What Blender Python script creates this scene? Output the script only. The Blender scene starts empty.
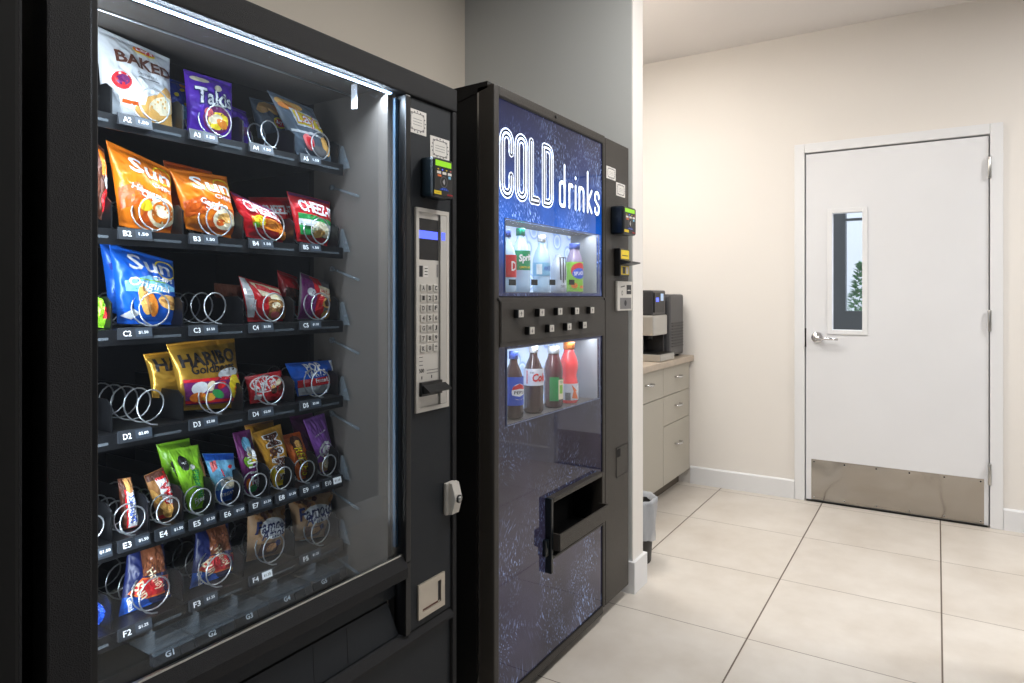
import bpy, bmesh, math, random
from math import sin, cos, pi, radians, sqrt
from mathutils import Vector, noise

SC = bpy.context.scene
COL = SC.collection
# ------------------------------------------------------------------ camera, exposure, world, lights
H = 1.25; F = 675.0; HY = 296.0; TH = radians(32.2)
DV = Vector((cos(TH), sin(TH), 0)); RV = Vector((sin(TH), -cos(TH), 0))
cam_d = bpy.data.cameras.new('camera'); cam = bpy.data.objects.new('camera', cam_d); COL.objects.link(cam)
cam.location = (0, 0, H); cam.rotation_euler = (pi/2, 0, TH - pi/2)
cam_d.sensor_width = 36; cam_d.lens = F/1024*36; cam_d.shift_y = -(341.5-HY)/1024
cam_d.clip_start = 0.02
SC.camera = cam
SC.view_settings.view_transform = 'Standard'; SC.view_settings.look = 'None'
SC.view_settings.exposure = 0.06; SC.view_settings.gamma = 1.0
SC.view_settings.use_curve_mapping = False
w = bpy.data.worlds.new('world'); SC.world = w; w.use_nodes = True
wn = w.node_tree
bgn = wn.nodes['Background']; bgn.inputs[0].default_value = (0.85, 0.93, 1.0, 1); bgn.inputs[1].default_value = 2.6

def area(name, loc, size, power, color=(1, 1, 1), rot=(0, 0, 0), sy=None, spread=None):
    l = bpy.data.lights.new(name, 'AREA'); l.energy = power; l.color = color
    l.shape = 'RECTANGLE'; l.size = size; l.size_y = sy or size
    if spread: l.spread = spread
    o = bpy.data.objects.new(name, l); COL.objects.link(o); o.location = loc; o.rotation_euler = rot
    return o
WARM = (1.0, 0.985, 0.97)
CEIL_LIGHTS = [(0.75, 0.35, 10), (2.2, 0.2, 31), (3.15, 1.68, 22), (3.3, -1.7, 46)]
for (x, y, p) in CEIL_LIGHTS:
    area('ceiling_lamp_glow', (x, y, 2.80), 0.5, p, WARM)

def W(x, y, Y=None, X=None, D=None):
    """photo point -> place, on a plane of the room"""
    t = (x-512)/F
    v = DV + RV*t
    s = Y/v.y if Y is not None else (X/v.x if X is not None else D)
    return Vector((v.x*s, v.y*s, H + (HY-y)/F*s))

# ------------------------------------------------------------------ materials
def lin(c):
    return tuple(((v/255)/12.92 if v/255 <= 0.04045 else (((v/255)+0.055)/1.055)**2.4) for v in c)
MATS = {}
def mat(name, rgb, rough=0.5, metal=0.0, emit=None, es=0.0, coat=0.0, bump=0.0, bscale=200, spec=0.5, var=0.0, vscale=6, alpha=1.0):
    if name in MATS: return MATS[name]
    m = bpy.data.materials.new(name); m.use_nodes = True
    nt = m.node_tree; b = nt.nodes['Principled BSDF']
    c = lin(rgb)
    b.inputs['Base Color'].default_value = (*c, 1); b.inputs['Roughness'].default_value = rough
    b.inputs['Metallic'].default_value = metal; b.inputs['Coat Weight'].default_value = coat
    b.inputs['Specular IOR Level'].default_value = spec
    b.inputs['Alpha'].default_value = alpha
    if emit is not None:
        b.inputs['Emission Color'].default_value = (*lin(emit), 1); b.inputs['Emission Strength'].default_value = es
    if bump or var:
        tc = nt.nodes.new('ShaderNodeTexCoord')
    if bump:
        n = nt.nodes.new('ShaderNodeTexNoise'); n.inputs['Scale'].default_value = bscale
        nt.links.new(tc.outputs['Object'], n.inputs['Vector'])
        bp = nt.nodes.new('ShaderNodeBump'); bp.inputs['Strength'].default_value = bump; bp.inputs['Distance'].default_value = 0.002
        nt.links.new(n.outputs['Fac'], bp.inputs['Height']); nt.links.new(bp.outputs[0], b.inputs['Normal'])
    if var:
        n = nt.nodes.new('ShaderNodeTexNoise'); n.inputs['Scale'].default_value = vscale; n.inputs['Detail'].default_value = 4
        nt.links.new(tc.outputs['Object'], n.inputs['Vector'])
        r = nt.nodes.new('ShaderNodeMapRange'); r.inputs[1].default_value = 0.3; r.inputs[2].default_value = 0.7
        r.inputs[3].default_value = 1-var; r.inputs[4].default_value = 1+var
        nt.links.new(n.outputs['Fac'], r.inputs[0])
        mx = nt.nodes.new('ShaderNodeVectorMath'); mx.operation = 'SCALE'; mx.inputs[0].default_value = c
        nt.links.new(r.outputs[0], mx.inputs['Scale']); nt.links.new(mx.outputs[0], b.inputs['Base Color'])
    MATS[name] = m
    return m

def glassy(name, tint=(1, 1, 1), refl=1.0, ior=1.45, haze=0.0):
    """thin clear sheet: fresnel mix of see-through and mirror"""
    m = bpy.data.materials.new(name); m.use_nodes = True; nt = m.node_tree; nt.nodes.clear()
    out = nt.nodes.new('ShaderNodeOutputMaterial'); tr = nt.nodes.new('ShaderNodeBsdfTransparent')
    tr.inputs[0].default_value = (*tint, 1)
    gl = nt.nodes.new('ShaderNodeBsdfGlossy'); gl.inputs['Roughness'].default_value = 0.02
    f0 = ((ior-1)/(ior+1))**2
    fr = nt.nodes.new('ShaderNodeLayerWeight'); fr.inputs[0].default_value = 0.5
    pw = nt.nodes.new('ShaderNodeMath'); pw.operation = 'POWER'; pw.inputs[1].default_value = 5.0; nt.links.new(fr.outputs['Facing'], pw.inputs[0])
    ma = nt.nodes.new('ShaderNodeMath'); ma.operation = 'MULTIPLY_ADD'; ma.inputs[1].default_value = 1-f0; ma.inputs[2].default_value = f0; nt.links.new(pw.outputs[0], ma.inputs[0])
    mu = nt.nodes.new('ShaderNodeMath'); mu.operation = 'MULTIPLY'; mu.inputs[1].default_value = refl
    mx = nt.nodes.new('ShaderNodeMixShader')
    nt.links.new(ma.outputs[0], mu.inputs[0]); nt.links.new(mu.outputs[0], mx.inputs[0])
    nt.links.new(tr.outputs[0], mx.inputs[1]); nt.links.new(gl.outputs[0], mx.inputs[2])
    last = mx
    if haze:
        df = nt.nodes.new('ShaderNodeBsdfDiffuse'); df.inputs[0].default_value = (0.8, 0.85, 0.9, 1)
        m2 = nt.nodes.new('ShaderNodeMixShader'); m2.inputs[0].default_value = haze
        nt.links.new(mx.outputs[0], m2.inputs[1]); nt.links.new(df.outputs[0], m2.inputs[2]); last = m2
    nt.links.new(last.outputs[0], out.inputs[0])
    MATS[name] = m
    return m

M = {}
M['paint'] = mat('warm_white_wall_paint', (228, 224, 219), 0.9, bump=0.06, bscale=90)
M['paint2'] = mat('beige_wall_paint', (212, 203, 190), 0.9, bump=0.06, bscale=90)
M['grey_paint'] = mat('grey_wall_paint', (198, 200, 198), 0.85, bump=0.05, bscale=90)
M['opp'] = mat('slate_wall_paint', (92, 97, 104), 0.85)
M['ceil'] = mat('ceiling_paint', (222, 219, 218), 0.95)
M['trim'] = mat('white_trim_paint', (226, 227, 229), 0.45)
M['door'] = mat('white_door_paint', (224, 225, 228), 0.4, var=0.015, vscale=3)
M['black'] = mat('black_powder_coat', (13, 13, 14), 0.55, bump=0.5, bscale=900, spec=.35)
M['bezel'] = mat('textured_charcoal_coat', (31, 31, 33), 0.65, bump=0.9, bscale=700, spec=.3, var=0.18, vscale=400)
M['slate'] = mat('slate_door_coat', (30, 34, 39), 0.6, spec=.35, bump=0.3, bscale=900)
M['bronze'] = mat('dark_bronze_coat', (50, 46, 42), 0.5, bump=0.35, bscale=900)
M['blk'] = mat('black_plastic', (8, 8, 10), 0.4)
M['mblk'] = mat('matte_black', (3, 3, 3), 0.9)
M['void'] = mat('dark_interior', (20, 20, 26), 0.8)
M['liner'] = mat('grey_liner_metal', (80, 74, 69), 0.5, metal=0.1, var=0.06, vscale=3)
M['steel'] = mat('brushed_steel', (190, 190, 188), 0.28, metal=1.0)
M['chrome'] = mat('chrome', (215, 215, 218), 0.12, metal=1.0)
M['wire'] = mat('zinc_wire', (200, 203, 206), 0.3, metal=0.9)
M['satin'] = mat('satin_nickel', (196, 188, 176), 0.4, metal=0.7)
M['plate'] = mat('aluminium_bezel', (205, 201, 194), 0.45, metal=0.35)
M['white'] = mat('white_print', (240, 240, 240), 0.5)
M['sticker'] = mat('white_sticker', (222, 218, 212), 0.6)
M['ink'] = mat('black_ink', (28, 26, 28), 0.5)
M['greyink'] = mat('grey_ink', (110, 108, 108), 0.5)
M['tag'] = mat('price_tag_charcoal', (30, 33, 38), 0.5)
M['tagtop'] = mat('price_tag_window', (50, 57, 66), 0.4)
M['lcd'] = mat('green_lcd', (120, 170, 20), 0.4, emit=(130, 200, 20), es=0.7)
M['bluelcd'] = mat('blue_display_glow', (60, 70, 220), 0.4, emit=(90, 110, 255), es=1.2)
M['yellow'] = mat('yellow_label', (235, 205, 30), 0.5)
M['orange_l'] = mat('orange_label', (225, 110, 40), 0.5)
M['red'] = mat('red_print', (205, 25, 35), 0.4)
M['redw'] = mat('red_wrapper', (200, 24, 34), 0.32, spec=0.6)
M['orange'] = mat('orange_wrapper', (226, 120, 22), 0.3, metal=0.15)
M['orange2'] = mat('deep_orange_print', (200, 84, 14), 0.35)
M['silver'] = mat('white_silver_wrapper', (214, 216, 218), 0.3, metal=0.15)
M['purple'] = mat('purple_wrapper', (92, 44, 178), 0.3, metal=0.15)
M['purple2'] = mat('violet_wrapper', (128, 74, 158), 0.35)
M['plum'] = mat('plum_wrapper', (108, 34, 98), 0.35)
M['slateblue'] = mat('slate_grey_wrapper', (92, 104, 116), 0.32, metal=0.2)
M['blue'] = mat('blue_wrapper', (24, 92, 196), 0.3, metal=0.15)
M['dblue'] = mat('dark_blue_wrapper', (22, 50, 150), 0.32)
M['lblue'] = mat('light_blue_wrapper', (120, 186, 222), 0.35)
M['gold'] = mat('gold_wrapper', (186, 142, 52), 0.28, metal=0.55)
M['green'] = mat('green_print', (40, 142, 70), 0.4)
M['lime'] = mat('lime_wrapper', (132, 190, 42), 0.32)
M['brown'] = mat('brown_print', (84, 44, 28), 0.45)
M['kraft'] = mat('kraft_wrapper', (176, 138, 98), 0.5)
M['mustard'] = mat('mustard_wrapper', (206, 148, 46), 0.35)
M['tan'] = mat('chip_tan_print', (226, 172, 92), 0.45)
M['cream'] = mat('cream_print', (238, 224, 190), 0.45)
M['cookie'] = mat('cookie_print', (170, 118, 66), 0.6)
M['chipor'] = mat('chip_orange_print', (232, 138, 40), 0.45)
M['pink'] = mat('pink_print', (226, 110, 110), 0.45)
M['glaze'] = mat('glazed_pastry', (142, 84, 56), 0.3, var=0.2, vscale=60)
M['navy'] = mat('navy_print', (24, 34, 84), 0.4)
M['teal'] = mat('teal_sheen_plastic', (10, 20, 26), 0.3)
M['black_l'] = mat('black_letter', (30, 24, 22), 0.4)
M['cab'] = mat('greige_cabinet', (172, 167, 156), 0.5)
M['counter'] = mat('laminate_worktop', (176, 162, 146), 0.4, var=0.08, vscale=25)
M['toe'] = mat('dark_toe_kick', (92, 84, 74), 0.7)
M['brewer'] = mat('brewer_black', (40, 40, 43), 0.32)
M['brewer2'] = mat('brewer_charcoal', (72, 72, 74), 0.45)
M['bag'] = None
M['glass'] = glassy('snack_front_glass', (0.90, 0.94, 0.97), 0.9, 1.5, haze=0.0)
M['glass2'] = glassy('display_window_glass', (0.97, 0.98, 1.0), 0.9, 1.45)
M['clear'] = glassy('clear_plastic', (0.80, 0.86, 0.90), 1.0, 1.45, haze=0.045)
M['film'] = glassy('clear_film', (0.86, 0.90, 0.94), 1.6, 1.5, haze=0.07)
M['led'] = mat('led_strip', (255, 255, 255), 0.5, emit=(170, 208, 255), es=7)
M['ledside'] = mat('blue_edge_glow_tint', (34, 62, 84), 0.6)  # faint blue glow at the glass edge, put in as plain colour
M['litlamp'] = mat('lamp_diffuser', (255, 250, 240), 0.5, emit=(255, 245, 225), es=4)

def node_mat(name):
    m = bpy.data.materials.new(name); m.use_nodes = True
    MATS[name] = m
    return m, m.node_tree, m.node_tree.nodes['Principled BSDF']

# floor: square porcelain tiles with grout
def floor_mat():
    m, nt, b = node_mat('porcelain_floor_tile')
    N = nt.nodes; L = nt.links
    tc = N.new('ShaderNodeTexCoord'); sp = N.new('ShaderNodeSeparateXYZ'); L.new(tc.outputs['Object'], sp.inputs[0])
    def line(sock, off, size, wd):
        a = N.new('ShaderNodeMath'); a.operation = 'SUBTRACT'; L.new(sock, a.inputs[0]); a.inputs[1].default_value = off-50*size
        d = N.new('ShaderNodeMath'); d.operation = 'DIVIDE'; L.new(a.outputs[0], d.inputs[0]); d.inputs[1].default_value = size
        f = N.new('ShaderNodeMath'); f.operation = 'FRACT'; L.new(d.outputs[0], f.inputs[0])
        p = N.new('ShaderNodeMath'); p.operation = 'PINGPONG'; L.new(f.outputs[0], p.inputs[0]); p.inputs[1].default_value = 0.5
        g = N.new('ShaderNodeMath'); g.operation = 'LESS_THAN'; L.new(p.outputs[0], g.inputs[0]); g.inputs[1].default_value = wd/size
        fl = N.new('ShaderNodeMath'); fl.operation = 'FLOOR'; L.new(d.outputs[0], fl.inputs[0])
        return g.outputs[0], fl.outputs[0]
    gx, ix = line(sp.outputs[0], 2.54, 0.613, 0.0016)
    gy, iy = line(sp.outputs[1], -0.015, 0.602, 0.0028)
    mx = N.new('ShaderNodeMath'); mx.operation = 'MAXIMUM'; L.new(gx, mx.inputs[0]); L.new(gy, mx.inputs[1])
    cb = N.new('ShaderNodeCombineXYZ'); L.new(ix, cb.inputs[0]); L.new(iy, cb.inputs[1])
    wnz = N.new('ShaderNodeTexWhiteNoise'); L.new(cb.outputs[0], wnz.inputs['Vector'])
    # mottling offset per tile
    sc = N.new('ShaderNodeVectorMath'); sc.operation = 'SCALE'; L.new(wnz.outputs['Color'], sc.inputs[0]); sc.inputs['Scale'].default_value = 9
    ad = N.new('ShaderNodeVectorMath'); L.new(sc.outputs[0], ad.inputs[0]); L.new(tc.outputs['Object'], ad.inputs[1])
    n1 = N.new('ShaderNodeTexNoise'); n1.inputs['Scale'].default_value = 3.0; n1.inputs['Detail'].default_value = 6; n1.inputs['Roughness'].default_value = 0.6
    L.new(ad.outputs[0], n1.inputs['Vector'])
    cr = N.new('ShaderNodeValToRGB'); L.new(n1.outputs['Fac'], cr.inputs[0])
    cr.color_ramp.elements[0].position = 0.25; cr.color_ramp.elements[0].color = (*lin((190, 181, 170)), 1)
    cr.color_ramp.elements[1].position = 0.72; cr.color_ramp.elements[1].color = (*lin((212, 206, 198)), 1)
    mix = N.new('ShaderNodeMix'); mix.data_type = 'RGBA'
    L.new(mx.outputs[0], mix.inputs[0]); L.new(cr.outputs[0], mix.inputs[6]); mix.inputs[7].default_value = (*lin((92, 78, 66)), 1)
    L.new(mix.outputs[2], b.inputs['Base Color'])
    b.inputs['Roughness'].default_value = 0.34; b.inputs['Specular IOR Level'].default_value = 0.45
    bp = N.new('ShaderNodeBump'); bp.invert = True; bp.inputs['Distance'].default_value = 0.001; bp.inputs['Strength'].default_value = 0.6
    L.new(mx.outputs[0], bp.inputs['Height']); L.new(bp.outputs[0], b.inputs['Normal'])
    return m
M['floor'] = floor_mat()

# backlit icy-splash print on the drinks machine door
def splash_mat():
    m, nt, b = node_mat('backlit_splash_print')
    N = nt.nodes; L = nt.links
    tc = N.new('ShaderNodeTexCoord'); sp = N.new('ShaderNodeSeparateXYZ'); L.new(tc.outputs['Object'], sp.inputs[0])
    def noise_(scale, vec, det=2):
        n = N.new('ShaderNodeTexNoise'); n.inputs['Scale'].default_value = scale; n.inputs['Detail'].default_value = det
        L.new(vec, n.inputs['Vector']); return n.outputs['Fac']
    # swirl warp
    n0 = N.new('ShaderNodeTexNoise'); n0.inputs['Scale'].default_value = 3.2; L.new(tc.outputs['Object'], n0.inputs['Vector'])
    s0 = N.new('ShaderNodeVectorMath'); s0.operation = 'SCALE'; L.new(n0.outputs['Color'], s0.inputs[0]); s0.inputs['Scale'].default_value = 0.30
    a0 = N.new('ShaderNodeVectorMath'); L.new(s0.outputs[0], a0.inputs[0]); L.new(tc.outputs['Object'], a0.inputs[1])
    mp = N.new('ShaderNodeMapping'); mp.inputs['Rotation'].default_value = (0, radians(50), 0); mp.inputs['Scale'].default_value = (210, 1, 80)
    L.new(a0.outputs[0], mp.inputs[0])
    streak = noise_(1.0, mp.outputs[0], 3)
    rs = N.new('ShaderNodeValToRGB'); L.new(streak, rs.inputs[0])
    rs.color_ramp.elements[0].position = 0.56; rs.color_ramp.elements[0].color = (0, 0, 0, 1)
    rs.color_ramp.elements[1].position = 0.70; rs.color_ramp.elements[1].color = (1, 1, 1, 1)
    cl = noise_(6.5, tc.outputs['Object'], 2)
    rc = N.new('ShaderNodeValToRGB'); L.new(cl, rc.inputs[0])
    rc.color_ramp.elements[0].position = 0.42; rc.color_ramp.elements[0].color = (0.02, 0.02, 0.02, 1)
    rc.color_ramp.elements[1].position = 0.68; rc.color_ramp.elements[1].color = (1, 1, 1, 1)
    fl = N.new('ShaderNodeMath'); fl.operation = 'MULTIPLY'; L.new(rs.outputs[0], fl.inputs[0]); L.new(rc.outputs[0], fl.inputs[1])
    # brightness of the print with height: vivid blue around the word drinks
    zr = N.new('ShaderNodeValToRGB'); mr = N.new('ShaderNodeMapRange'); L.new(sp.outputs[2], mr.inputs[0])
    mr.inputs[1].default_value = 0.0; mr.inputs[2].default_value = 1.84
    L.new(mr.outputs[0], zr.inputs[0])
    e = zr.color_ramp.elements
    e[0].position = 0; e[0].color = (0.020, 0.018, 0.034, 1)
    e[1].position = 1.0; e[1].color = (0.010, 0.012, 0.040, 1)
    for p, c in ((0.25, (0.016, 0.013, 0.026)), (0.55, (0.008, 0.008, 0.020)), (0.665, (0.010, 0.013, 0.06)), (0.72, (0.006, 0.02, 0.10)), (0.80, (0.002, 0.11, 0.58)), (0.86, (0.002, 0.065, 0.36)), (0.92, (0.005, 0.018, 0.10))):
        q = e.new(p); q.color = (*c, 1)
    fr = N.new('ShaderNodeValToRGB'); L.new(mr.outputs[0], fr.inputs[0])
    f = fr.color_ramp.elements
    f[0].position = 0; f[0].color = (0.9,)*3+(1,)
    f[1].position = 1; f[1].color = (0.35,)*3+(1,)
    for p, c in ((0.22, 0.55), (0.35, 0.22), (0.6, 0.2), (0.72, 0.8), (0.80, 2.6), (0.88, 2.0), (0.94, 1.0)):
        q = f.new(p); q.color = (c, c, c, 1)
    fm = N.new('ShaderNodeVectorMath'); fm.operation = 'SCALE'; L.new(fl.outputs[0], fm.inputs['Scale']); fm.inputs[0].default_value = (0.40, 0.58, 1.0)
    fm2 = N.new('ShaderNodeVectorMath'); fm2.operation = 'MULTIPLY'; L.new(fm.outputs[0], fm2.inputs[0]); L.new(fr.outputs[0], fm2.inputs[1])
    base = noise_(4, tc.outputs['Object'], 3)
    bm_ = N.new('ShaderNodeMapRange'); bm_.inputs[1].default_value = 0.3; bm_.inputs[2].default_value = 0.7; bm_.inputs[3].default_value = 0.45; bm_.inputs[4].default_value = 1.35
    L.new(base, bm_.inputs[0])
    bs = N.new('ShaderNodeVectorMath'); bs.operation = 'SCALE'; L.new(zr.outputs[0], bs.inputs[0]); L.new(bm_.outputs[0], bs.inputs['Scale'])
    ad = N.new('ShaderNodeVectorMath'); L.new(bs.outputs[0], ad.inputs[0]); L.new(fm2.outputs[0], ad.inputs[1])
    b.inputs['Base Color'].default_value = (0.010, 0.010, 0.018, 1)
    L.new(ad.outputs[0], b.inputs['Emission Color']); b.inputs['Emission Strength'].default_value = 1.0
    b.inputs['Roughness'].default_value = 0.04; b.inputs['Specular IOR Level'].default_value = 0.42
    return m
M['splash'] = splash_mat()
M['sign_white'] = mat('backlit_white_letter', (235, 240, 250), 0.15, emit=(215, 228, 250), es=0.85)
M['sign_dark'] = mat('backlit_dark_letter', (30, 34, 50), 0.15, emit=(60, 66, 84), es=0.5)

def ice_mat():
    m, nt, b = node_mat('backlit_ice_bubble_print')
    N = nt.nodes; L = nt.links
    tc = N.new('ShaderNodeTexCoord')
    v = N.new('ShaderNodeTexVoronoi'); v.inputs['Scale'].default_value = 15; L.new(tc.outputs['Object'], v.inputs['Vector'])
    r = N.new('ShaderNodeValToRGB'); L.new(v.outputs['Distance'], r.inputs[0])
    e = r.color_ramp.elements
    e[0].position = 0.0; e[0].color = (*lin((120, 165, 225)), 1)
    e[1].position = 0.75; e[1].color = (*lin((205, 225, 250)), 1)
    for p, c in ((0.25, (175, 205, 245)), (0.34, (225, 240, 255)), (0.42, (95, 150, 225)), (0.5, (190, 215, 248))):
        q = e.new(p); q.color = (*lin(c), 1)
    b.inputs['Base Color'].default_value = (0.2, 0.25, 0.3, 1)
    L.new(r.outputs[0], b.inputs['Emission Color']); b.inputs['Emission Strength'].default_value = 0.95
    return m
M['ice'] = ice_mat()

def brushed(name, rgb, axis_scale, r0=0.05, r1=0.16, rng=0.9, ripple=0.03):
    m, nt, b = node_mat(name); N = nt.nodes; L = nt.links
    tc = N.new('ShaderNodeTexCoord'); mp = N.new('ShaderNodeMapping'); mp.inputs['Scale'].default_value = axis_scale
    L.new(tc.outputs['Object'], mp.inputs[0])
    n = N.new('ShaderNodeTexNoise'); n.inputs['Scale'].default_value = 1; n.inputs['Detail'].default_value = 4; L.new(mp.outputs[0], n.inputs['Vector'])
    r = N.new('ShaderNodeMapRange'); r.inputs[3].default_value = r0; r.inputs[4].default_value = r1; L.new(n.outputs['Fac'], r.inputs[0])
    L.new(r.outputs[0], b.inputs['Roughness'])
    b.inputs['Base Color'].default_value = (*lin(rgb), 1); b.inputs['Metallic'].default_value = 1
    n2 = N.new('ShaderNodeTexNoise'); n2.inputs['Scale'].default_value = 2.4; L.new(tc.outputs['Object'], n2.inputs['Vector'])
    bp = N.new('ShaderNodeBump'); bp.inputs['Strength'].default_value = rng; bp.inputs['Distance'].default_value = ripple
    L.new(n2.outputs['Fac'], bp.inputs['Height']); L.new(bp.outputs[0], b.inputs['Normal'])
    return m
M['kick'] = brushed('scuffed_kick_plate_steel', (176, 171, 164), (3, 6, 160))

# liquid / plastic bottle materials: simple, glossy
M['cola'] = mat('cola_in_bottle', (58, 34, 34), 0.12, coat=0.5)
M['tea'] = mat('dark_drink_in_bottle', (86, 42, 44), 0.12, coat=0.5)
M['sport'] = mat('red_sports_drink', (232, 70, 72), 0.2, coat=0.5, emit=(220, 50, 50), es=0.15)  # faint emission put into the drink, which is no lamp
M['petc'] = mat('clear_drink_in_bottle', (178, 204, 226), 0.12, coat=0.6, emit=(150, 190, 225), es=0.18)  # weak glow put into the material, not a light source
M['juice'] = mat('berry_juice_bottle', (148, 132, 158), 0.14, coat=0.6)
M['canw'] = mat('white_can', (196, 202, 210), 0.25)
M['capw'] = mat('white_cap', (232, 232, 232), 0.4)
M['capg'] = mat('green_cap', (20, 140, 110), 0.4)
M['capb'] = mat('blue_cap', (70, 95, 185), 0.4)
M['capo'] = mat('orange_cap', (240, 130, 50), 0.4)
M['labgreen'] = mat('green_bottle_label', (20, 150, 96), 0.4)
M['labwhite'] = mat('white_bottle_label', (215, 215, 220), 0.4)
M['labblue'] = mat('blue_bottle_label', (28, 78, 190), 0.4)
M['lablb'] = mat('pale_blue_bottle_label', (130, 186, 220), 0.4)
M['bin'] = mat('black_bin_plastic', (34, 31, 30), 0.5)
m, nt, b = node_mat('translucent_bin_liner')
b.inputs['Base Color'].default_value = (*lin((196, 200, 206)), 1); b.inputs['Roughness'].default_value = 0.35; b.inputs['Alpha'].default_value = 0.62
M['bag'] = m
M['brick'] = None
m, nt, b = node_mat('white_painted_brick')
tcn = nt.nodes.new('ShaderNodeTexCoord'); mpn = nt.nodes.new('ShaderNodeMapping'); mpn.inputs['Rotation'].default_value = (radians(90), 0, radians(90))
nt.links.new(tcn.outputs['Object'], mpn.inputs[0])
br = nt.nodes.new('ShaderNodeTexBrick'); nt.links.new(mpn.outputs[0], br.inputs[0]); br.inputs['Scale'].default_value = 4
br.inputs['Color1'].default_value = (0.85, 0.86, 0.88, 1); br.inputs['Color2'].default_value = (0.8, 0.81, 0.83, 1); br.inputs['Mortar'].default_value = (0.6, 0.61, 0.63, 1)
br.inputs['Mortar Size'].default_value = 0.012
nt.links.new(br.outputs[0], b.inputs['Base Color']); b.inputs['Roughness'].default_value = 0.8
M['brick'] = m
M['leaf'] = mat('evergreen_leaf', (70, 120, 70), 0.6, var=0.3, vscale=40)
M['ground'] = mat('pale_concrete', (190, 188, 182), 0.9)
M['darkframe'] = mat('dark_metal_frame', (58, 60, 62), 0.4)

# ------------------------------------------------------------------ mesh building
ORG = {}
def tagp(o, label=None, cat=None, group=None, kind=None):
    if label: o['label'] = label
    if cat: o['category'] = cat
    if group: o['group'] = group
    if kind: o['kind'] = kind
    return o
def thing(name, label, cat, loc, group=None):
    o = bpy.data.objects.new(name, None); COL.objects.link(o); o.location = loc
    o.empty_display_size = 0.05
    ORG[o.name] = Vector(loc)
    return tagp(o, label, cat, group)

class MB:
    def __init__(s): s.v = []; s.f = []; s.m = []; s.mats = []; s.sm = []
    def mi(s, m):
        if isinstance(m, str): m = M[m]
        if m not in s.mats: s.mats.append(m)
        return s.mats.index(m)
    def add(s, vs, fs, m, smooth=False):
        k = len(s.v); i = s.mi(m)
        s.v += [Vector(q) for q in vs]
        for f in fs: s.f.append([k+j for j in f]); s.m.append(i); s.sm.append(smooth)
    def box(s, x0, x1, y0, y1, z0, z1, m, bv=0.0):
        if bv:
            bm = bmesh.new(); bmesh.ops.create_cube(bm, size=1)
            for q in bm.verts: q.co = Vector(((x0+x1)/2+q.co.x*(x1-x0), (y0+y1)/2+q.co.y*(y1-y0), (z0+z1)/2+q.co.z*(z1-z0)))
            bmesh.ops.bevel(bm, geom=list(bm.edges), offset=min(bv, (x1-x0)*.45, (y1-y0)*.45, (z1-z0)*.45), segments=2, profile=0.6, affect='EDGES')
            s.bm(bm, m); return
        vs = [(x, y, z) for x in (x0, x1) for y in (y0, y1) for z in (z0, z1)]
        s.add(vs, [(0, 1, 3, 2), (4, 6, 7, 5), (0, 4, 5, 1), (2, 3, 7, 6), (0, 2, 6, 4), (1, 5, 7, 3)], m)
    def bm(s, bm, m, smooth=False):
        bm.verts.index_update()
        s.add([q.co.copy() for q in bm.verts], [[q.index for q in f.verts] for f in bm.faces], m, smooth); bm.free()
    def prism(s, pts, y0, y1, m, axis='y'):
        """polygon in the other two axes swept along axis"""
        n = len(pts)
        def P(a, b, c):
            return {'y': (a, c, b), 'x': (c, a, b), 'z': (a, b, c)}[axis]
        vs = [P(a, b, y0) for a, b in pts] + [P(a, b, y1) for a, b in pts]
        fs = [list(range(n)), list(range(2*n-1, n-1, -1))] + [[i, i+n, (i+1) % n + n, (i+1) % n] for i in range(n)]
        s.add(vs, fs, m)
    def tube(s, pts, r, m, n=6, cap=True, closed=False):
        pts = [Vector(p) for p in pts]; vs = []; fs = []; N = len(pts)
        up = None
        for i, p in enumerate(pts):
            a = pts[i-1] if i else pts[0]; c = pts[i+1] if i < N-1 else pts[-1]
            t = (c-a).normalized()
            if up is None:
                up = t.orthogonal().normalized()
            up = (up - t*up.dot(t)).normalized(); sd = t.cross(up)
            rr = r[i] if isinstance(r, (list, tuple)) else r
            for k in range(n):
                an = 2*pi*k/n; vs.append(p+up*cos(an)*rr+sd*sin(an)*rr)
        for i in range(N-1):
            for k in range(n): fs.append((i*n+k, i*n+(k+1) % n, (i+1)*n+(k+1) % n, (i+1)*n+k))
        if cap: fs.append(tuple(range(n-1, -1, -1))); fs.append(tuple(range((N-1)*n, N*n)))
        s.add(vs, fs, m, True)
    def lathe(s, prof, c, m, n=28, axis='z', smooth=True, cap=True):
        """prof = [(r, h)]"""
        vs = []; fs = []
        for r, h in prof:
            for k in range(n):
                a = 2*pi*k/n; p = (r*cos(a), r*sin(a), h)
                if axis == 'y': p = (p[0], p[2], p[1])
                if axis == 'x': p = (p[2], p[0], p[1])
                vs.append(Vector(p)+Vector(c))
        for i in range(len(prof)-1):
            for k in range(n): fs.append((i*n+k, i*n+(k+1) % n, (i+1)*n+(k+1) % n, (i+1)*n+k))
        if cap: fs.append(tuple(range(n-1, -1, -1))); fs.append(tuple(range((len(prof)-1)*n, len(prof)*n)))
        s.add(vs, fs, m, smooth)
    def build(s, name, parent=None, label=None, kind=None, org=None):
        me = bpy.data.meshes.new(name)
        o0 = ORG[parent.name] if parent else (Vector(org) if org is not None else Vector((0, 0, 0)))
        me.from_pydata([tuple(q-o0) for q in s.v], [], s.f)
        for m in s.mats: me.materials.append(m)
        me.polygons.foreach_set('material_index', s.m); me.polygons.foreach_set('use_smooth', s.sm)
        me.update()
        o = bpy.data.objects.new(name, me); COL.objects.link(o)
        if parent: o.parent = parent
        else: o.location = o0
        ORG[o.name] = o0
        return tagp(o, label, kind=kind)

def solo(mb, name, label, cat, org=(0, 0, 0), group=None, kind=None):
    o = mb.build(name, None, org=org); return tagp(o, label, cat, group, kind)

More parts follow.
